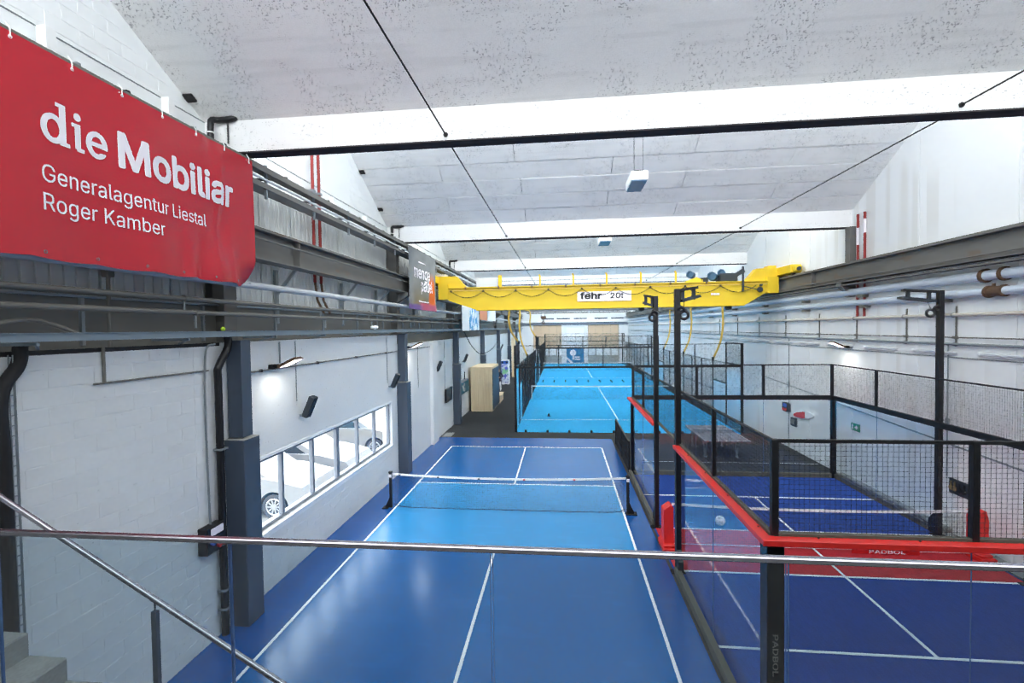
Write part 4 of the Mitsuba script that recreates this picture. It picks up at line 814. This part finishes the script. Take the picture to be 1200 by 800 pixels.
padel(30.35, 'farther black glass and mesh cage near the end wall', True)
single('shuttlecock_marker', cat([disc((.75, 13.4, .02), (0, 0, 1), .10, .03), cyl((.75, 13.4, .03), (.75, 13.4, .14), .05, 10)]), 'm_black', 'small black marker standing on the sky blue turf', 'marker')
# yellow hoses rising from the cage posts
for (x, y, s, top, t) in ((9.35, 13.45, 1, 11.4, 'bowed yellow hose nearest on the right side of the near glass cage'), (9.35, 19.45, 1, 19.5, 'bowed yellow hose rising above the middle of the right side of the near glass cage'), (9.35, 25.45, 1, 27.6, 'bowed yellow hose rising above the far right part of the near glass cage'),
                      (-.65, 11.45, -1, 11.4, 'bowed yellow hose rising from the left front of the near glass cage'), (-.65, 17.45, -1, 19.5, 'bowed yellow hose second on the left side of the near glass cage'), (-.65, 27.45, -1, 27.6, 'bowed yellow hose above the far left corner of the near glass cage')):
    z0 = 4.0 if y in (11.45, 27.45) else 3.0
    k = thing('yellow_hose', t, 'hose', 'yellow hoses above the padel cage')
    p = curve([(x, y, z0), (x+s*.05, y, z0+.15), (x+s*.36, y-.05, z0+(5.9-z0)*.33), (x+s*.48, y-.1, z0+(5.9-z0)*.66), (x+s*.44, y-.12, 5.9), (x+s*(.55 if s > 0 else .75), y-.12, 6.03 if s > 0 else 6.30), (9.98 if s > 0 else -3.62, y-.12, 6.02 if s > 0 else 6.40)], 8)
    part(k, 'hose', tube(p, .05, 10), 'm_yellow_hose', smooth=True); part(k, 'fitting', cyl((x, y, z0), (x, y, z0+.16), .062, 10), 'm_black', smooth=40)

# ------------------------------------------------------------------ things along the left corridor
k = thing('wooden_cabinet', 'tall pale wooden cabinet standing at the left wall', 'cabinet')
part(k, 'body', bx(-3.78, -2.52, 14.75, 17.6, .0, 2.58, .01), 'm_wood'); part(k, 'dark_side', bx(-2.52, -2.48, 14.85, 17.5, .08, 2.45, .006), 'm_slate', 'dark side of the cabinet')  # slab on the right side coloured darker than the wooden body
for x in (-3.36, -2.94): part(k, 'panel_joint', bx(x, x+.006, 14.744, 14.75, .05, 2.5), 'm_wood_beige')
k = thing('wooden_bench', 'low pale wooden box bench beyond the tall cabinet', 'bench')
part(k, 'seat', bx(-2.95, -2.45, 17.8, 19.6, .42, .50, .01), 'm_wood'); part(k, 'body', bx(-2.92, -2.48, 17.85, 19.55, .0, .42), 'm_wood_beige')
k = thing('wall_screen', 'black screen on the left wall before the third slate column', 'screen')
part(k, 'panel', bx(XL+.04, XL+.12, 9.15, 10.35, 1.38, 2.02, .012), 'm_black_gloss'); part(k, 'mount', bx(XL, XL+.04, 9.5, 10.0, 1.55, 1.85), 'm_dark')
k = thing('teal_box', 'teal box with pale balls printed on it, on the left wall before the wooden cabinet', 'box')
part(k, 'body', bx(XL+.004, XL+.28, 11.5, 13.7, 1.38, 2.0, .015), 'm_teal'); part(k, 'lid', bx(XL+.004, XL+.29, 11.48, 13.72, 2.0, 2.03), 'm_slate_light')
part(k, 'ball_print', cat([disc((XL+.282, 12.2+dy, 1.68+dz), (1, 0, 0), r_, .006) for dy, dz, r_ in ((0, 0, .16), (.35, -.12, .10), (-.22, .12, .09), (.2, .17, .08))]), 'm_beige'); part(k, 'antenna', bx(XL+.1, XL+.13, 13.3, 13.36, 2.03, 2.45), 'm_dark')
k = thing('vending_machine', 'tall colourful vending machine at the left wall', 'vending machine')
part(k, 'body', bx(-3.72, -3.02, 28.0, 28.7, .0, 2.08, .02), 'm_white_gloss'); part(k, 'front', bx(-3.66, -3.08, 27.985, 28.0, .12, 1.72, .005), 'm_vend', 'printed front'); part(k, 'header', bx(-3.68, -3.06, 27.98, 28.0, 1.75, 2.02), 'm_socket_blue')
for x in (-3.56, -3.20): part(k, 'dark_window', disc((x, 27.975, 1.90), (0, 1, 0), .08, .02), 'm_black')
single('wooden_cupboard', bx(-3.42, -3.02, 34.0, 34.2, .0, 3.9, .01), 'm_wood', 'narrow pale wooden cupboard beyond the vending machine', 'cupboard')
# a person in the corridor
def person(px, py, h, label):
    k = thing('person', label, 'person'); s = h/1.70
    J = lambda x, y, z: np.array([px+x*s, py+y*s, z*s])
    def limb(*js):
        out = []
        for (a, ra), (b, rb) in zip(js[:-1], js[1:]):
            sp = [m3.Manifold.sphere(r*s, 20).translate(list(map(float, p))) for p, r in ((a, ra), (b, rb))]
            out.append(m3.Manifold.batch_hull(sp))
        return out
    def blob(ms, ref=.012, it=12):
        m = m3.Manifold.batch_boolean(ms, m3.OpType.Add).refine_to_length(ref*2); t = man(m); t.merge_vertices(); trimesh.smoothing.filter_taubin(t, iterations=it); return t
    torso = limb((J(0, 0, .95), .13), (J(0, .01, 1.15), .125), (J(0, 0, 1.36), .12))+limb((J(-.17, 0, 1.38), .06), (J(.17, 0, 1.38), .06))+limb((J(-.08, 0, .92), .11), (J(.08, 0, .92), .11))
    arms = limb((J(-.19, 0, 1.38), .055), (J(-.24, .02, 1.10), .045), (J(-.20, -.12, .88), .034))+limb((J(.19, 0, 1.38), .055), (J(.30, .0, 1.14), .045), (J(.16, -.16, 1.05), .034))
    part(k, 'jacket', blob(torso+arms+limb((J(-.09, 0, .80), .12), (J(.09, 0, .80), .12))+limb((J(0, 0, .95), .14), (J(0, 0, .80), .14))), 'm_navy', 'dark navy jacket', smooth=True)
    part(k, 'trousers', blob(limb((J(-.09, 0, .88), .095), (J(-.10, -.02, .48), .068), (J(-.10, .02, .10), .05))+limb((J(.09, 0, .88), .095), (J(.11, -.03, .48), .068), (J(.12, .02, .10), .05))), 'm_cloth_white', 'white trousers', smooth=True)
    head = [m3.Manifold.sphere(1, 28).scale([.076*s, .092*s, .112*s]).translate(list(map(float, J(0, -.02, 1.58))))]+limb((J(0, 0, 1.40), .052), (J(0, -.01, 1.52), .05))+limb((J(0, -.10, 1.565), .012), (J(0, -.115, 1.55), .014))+limb((J(0, -.05, 1.50), .045), (J(0, -.07, 1.495), .03))
    for q in (-1, 1): head += limb((J(q*.076, 0, 1.59), .018), (J(q*.078, 0, 1.55), .012))
    b = part(k, 'body', blob(head, .008, 6), 'm_skin', smooth=True)
    for q in (-1, 1):
        part(k, 'eye', trimesh.creation.icosphere(2, .011*s).apply_translation(J(q*.031, -.098, 1.59)), 'm_dark', smooth=True)
        w, e = ((J(-.20, -.12, .88), J(-.02, -.08, -.06)), (J(.16, -.16, 1.05), J(-.07, -.04, 0)))[q > 0]
        hand = limb((w, .026), (w+(J(0, 0, 0)-J(0, 0, 0)), .026)); d = (w-w); dirv = (np.array([-.02, -.03, -.08]) if q < 0 else np.array([-.08, -.03, .0]))*s
        sidev = np.array([0, .02, 0])*s if q < 0 else np.array([0, .0, .02])*s
        hand = limb((w, .026), (w+dirv, .030))
        for fi, fl_ in enumerate((.85, 1.0, .95, .75)):
            st = w+dirv+sidev*(fi-1.5); hand += limb((st, .0095), (st+dirv*.5*fl_, .009), (st+dirv*.9*fl_+np.array([0, -.008, -.006])*s, .008))
        st = w+dirv*.3; hand += limb((st, .012), (st+sidev*-2.2+dirv*.5, .0095))
        part(k, 'hand', blob(hand, .005, 3), 'm_skin', smooth=True)
        part(k, 'shoe', blob(limb((J(q*.11, .03, .05), .045), (J(q*.12, -.15, .035), .035))), 'm_cloth_white', smooth=True)
    cap = m3.Manifold.sphere(1, 28).scale([.086*s, .100*s, .118*s]).translate(list(map(float, J(0, .0, 1.60))))-m3.Manifold.cube([.4*s, .2*s, .3*s]).translate(list(map(float, J(-.2, -.265, 1.33))))
    cap = cap-m3.Manifold.cube([.4*s, .4*s, .2*s]).translate(list(map(float, J(-.2, -.2, 1.30))))
    part(k, 'hair', blob([cap], .008, 4), 'm_hair', smooth=True)
person(-3.36, 24.0, 1.66, 'person in a dark jacket and white trousers standing beyond the wooden cabinet')

# ------------------------------------------------------------------ gallery, stairs, balustrade in the foreground
gal = struct('gallery_floor', bx(XL, XR, YB, -10.50, 2.72, 2.95), 'm_concrete', 'concrete gallery floor below the viewer')
RZ, RY = 4.01, -10.585
k = thing('glass_balustrade', 'glass balustrade with a slim steel top rail across the foreground', 'balustrade')
part(k, 'top_rail', bx(XL+.02, XR-.05, RY-.013, RY+.013, RZ-.011, RZ+.009, .004), 'm_stainless')
gx = [.235+.995*i for i in range(-4, 11)]
for a, b in zip(gx[:-1], gx[1:]):
    a, b = max(a, XL+.03), min(b, XR-.06)
    if b-a > .1: part(k, 'glass_panel', sheet((a+.005, RY, 2.80), (b-.005, RY, 2.80), (b-.005, RY, RZ-.012), (a+.005, RY, RZ-.012)), 'm_glass_rail')
for x in gx[1:-1]: part(k, 'glass_edge', cat([bx(x+q*.0042-.0010, x+q*.0042+.0010, RY-.004, RY+.004, 2.80, RZ-.014) for q in (-1, 1)]), 'm_edge')
part(k, 'floor_clamp', bx(XL+.02, XR-.05, RY-.04, RY+.04, 2.70, 2.82), 'm_galv')
st = thing('concrete_stairs', 'grey concrete stairs at the lower left corner', 'stairs')
part(st, 'landing', bx(XL+.01, -2.81, -10.48, -8.9, 1.95, 2.40, .012), 'm_concrete')
for i in range(1, 13): part(st, 'step', bx(-2.81+.31*(i-1), -2.81+.31*i+.03, -10.1, -8.9, max(0, 2.40-.183*i-.36), 2.40-.183*i, .012), 'm_concrete')
hr = thing('stair_handrail', 'shiny steel handrail sloping down across the lower left corner', 'handrail')
part(hr, 'rail', tube([(-3.9, -8.93, 4.03), (-3.02, -8.93, 3.53), (-1.66, -8.93, 2.735), (.9, -8.93, 1.24)], .021, 18), 'm_stainless', smooth=40)
for x in (-3.5, -1.665, .2):
    z = 3.53-(x+3.02)*.585
    part(hr, 'baluster', bx(x-.022, x+.022, -8.95, -8.91, z-1.0 if x > -3 else 2.4, z-.09, .004), 'm_slate'); part(hr, 'pin', cyl((x, -8.93, z-.10), (x, -8.93, z-.015), .007, 8), 'm_slate')

# ------------------------------------------------------------------ cars outside the windows
def car(nx, cy, label):
    k = thing('parked_car', label, 'car', 'cars parked outside the left windows'); L, Wd = 4.3, 1.76; g = -.02
    prof = Polygon([(0, .28), (0, .62), (-.12, .78), (-.9, .95), (-1.15, .98), (-3.6, 1.0), (-4.2, .92), (-4.3, .55), (-4.25, .28)]).buffer(.05).difference(unary_union([Point(-.86, .30).buffer(.40), Point(-3.45, .30).buffer(.40)]))
    plan = sbox(nx-L-.05, cy-Wd/2+.55, nx+.05, cy+Wd/2-.55).union(sbox(nx-L+.5, cy-Wd/2+.55, nx-.55, cy+Wd/2-.55)).buffer(.55, 12).intersection(sbox(nx-L-.05, cy-Wd/2, nx+.05, cy+Wd/2))
    def mf(m): return m3.Manifold(m3.Mesh(np.array(m.vertices, np.float32), np.array(m.faces, np.uint32)))
    b = prism(affinity.translate(prof, nx, g), 'y', cy-Wd/2, cy+Wd/2); b.merge_vertices(); b.fix_normals(); c_ = prism(plan, 'z', 0., 1.4); c_.merge_vertices(); c_.fix_normals()
    part(k, 'body', man(mf(b)^mf(c_)), 'm_car', smooth=25)
    cab = Polygon([(-1.1, .97), (-1.85, 1.44), (-3.3, 1.47), (-4.05, 1.0)]).buffer(.04)
    part(k, 'cabin', prism(affinity.translate(cab, nx, g), 'y', cy-Wd/2+.12, cy+Wd/2-.12), 'm_car')
    for s in (-1, 1):
        y = cy+s*(Wd/2-.115)
        for q in ([(-1.42, 1.02), (-1.92, 1.37), (-2.45, 1.40), (-2.45, 1.02)], [(-2.55, 1.02), (-2.55, 1.40), (-3.2, 1.40), (-3.75, 1.04)]):
            part(k, 'side_window', prism(affinity.translate(Polygon(q), nx, g), 'y', min(y, y+s*.012), max(y, y+s*.012)), 'm_motor_dark')
        for wx in (-.86, -3.45):
            yw = cy+s*(Wd/2-.12); w = part(k, 'wheel', cyl((nx+wx, yw-.10, .31+g), (nx+wx, yw+.10, .31+g), .32, 28), 'm_tyre_glare', smooth=40)
            o = yw+s*.105
            part(w, 'rim', cat([torus((nx+wx, o, .31+g), (0, 1, 0), .205, .02, 24, 6), disc((nx+wx, o, .31+g), (0, 1, 0), .05, .03)]+[bar((nx+wx+.04*math.cos(t), o, .31+g+.04*math.sin(t)), (nx+wx+.2*math.cos(t), o, .31+g+.2*math.sin(t)), .035, .02, up=(0, 1, 0)) for t in np.arange(10)*math.pi/5]), 'm_alu')
        part(k, 'headlight', bar((nx-.16, cy+s*.60, .66), (nx-.50, cy+s*.78, .76), .16, .11), 'm_alu')
    part(k, 'windscreen', bar((nx-1.24, cy, 1.065+g), (nx-1.80, cy, 1.415+g), Wd-.46, .03), 'm_motor_dark')
    part(k, 'bumper_grille', bx(nx+.04, nx+.07, cy-.55, cy+.55, .32, .52, .01), 'm_motor_dark'); part(k, 'number_plate', bx(nx+.05, nx+.075, cy-.25, cy+.25, .54, .64), 'm_print_white')
car(-5.05, -.02, 'white car parked outside the nearer left window'); car(-5.0, 2.34, 'white car parked between the two left windows outside'); car(-4.85, 6.1, 'white car parked outside beyond the farther left window')
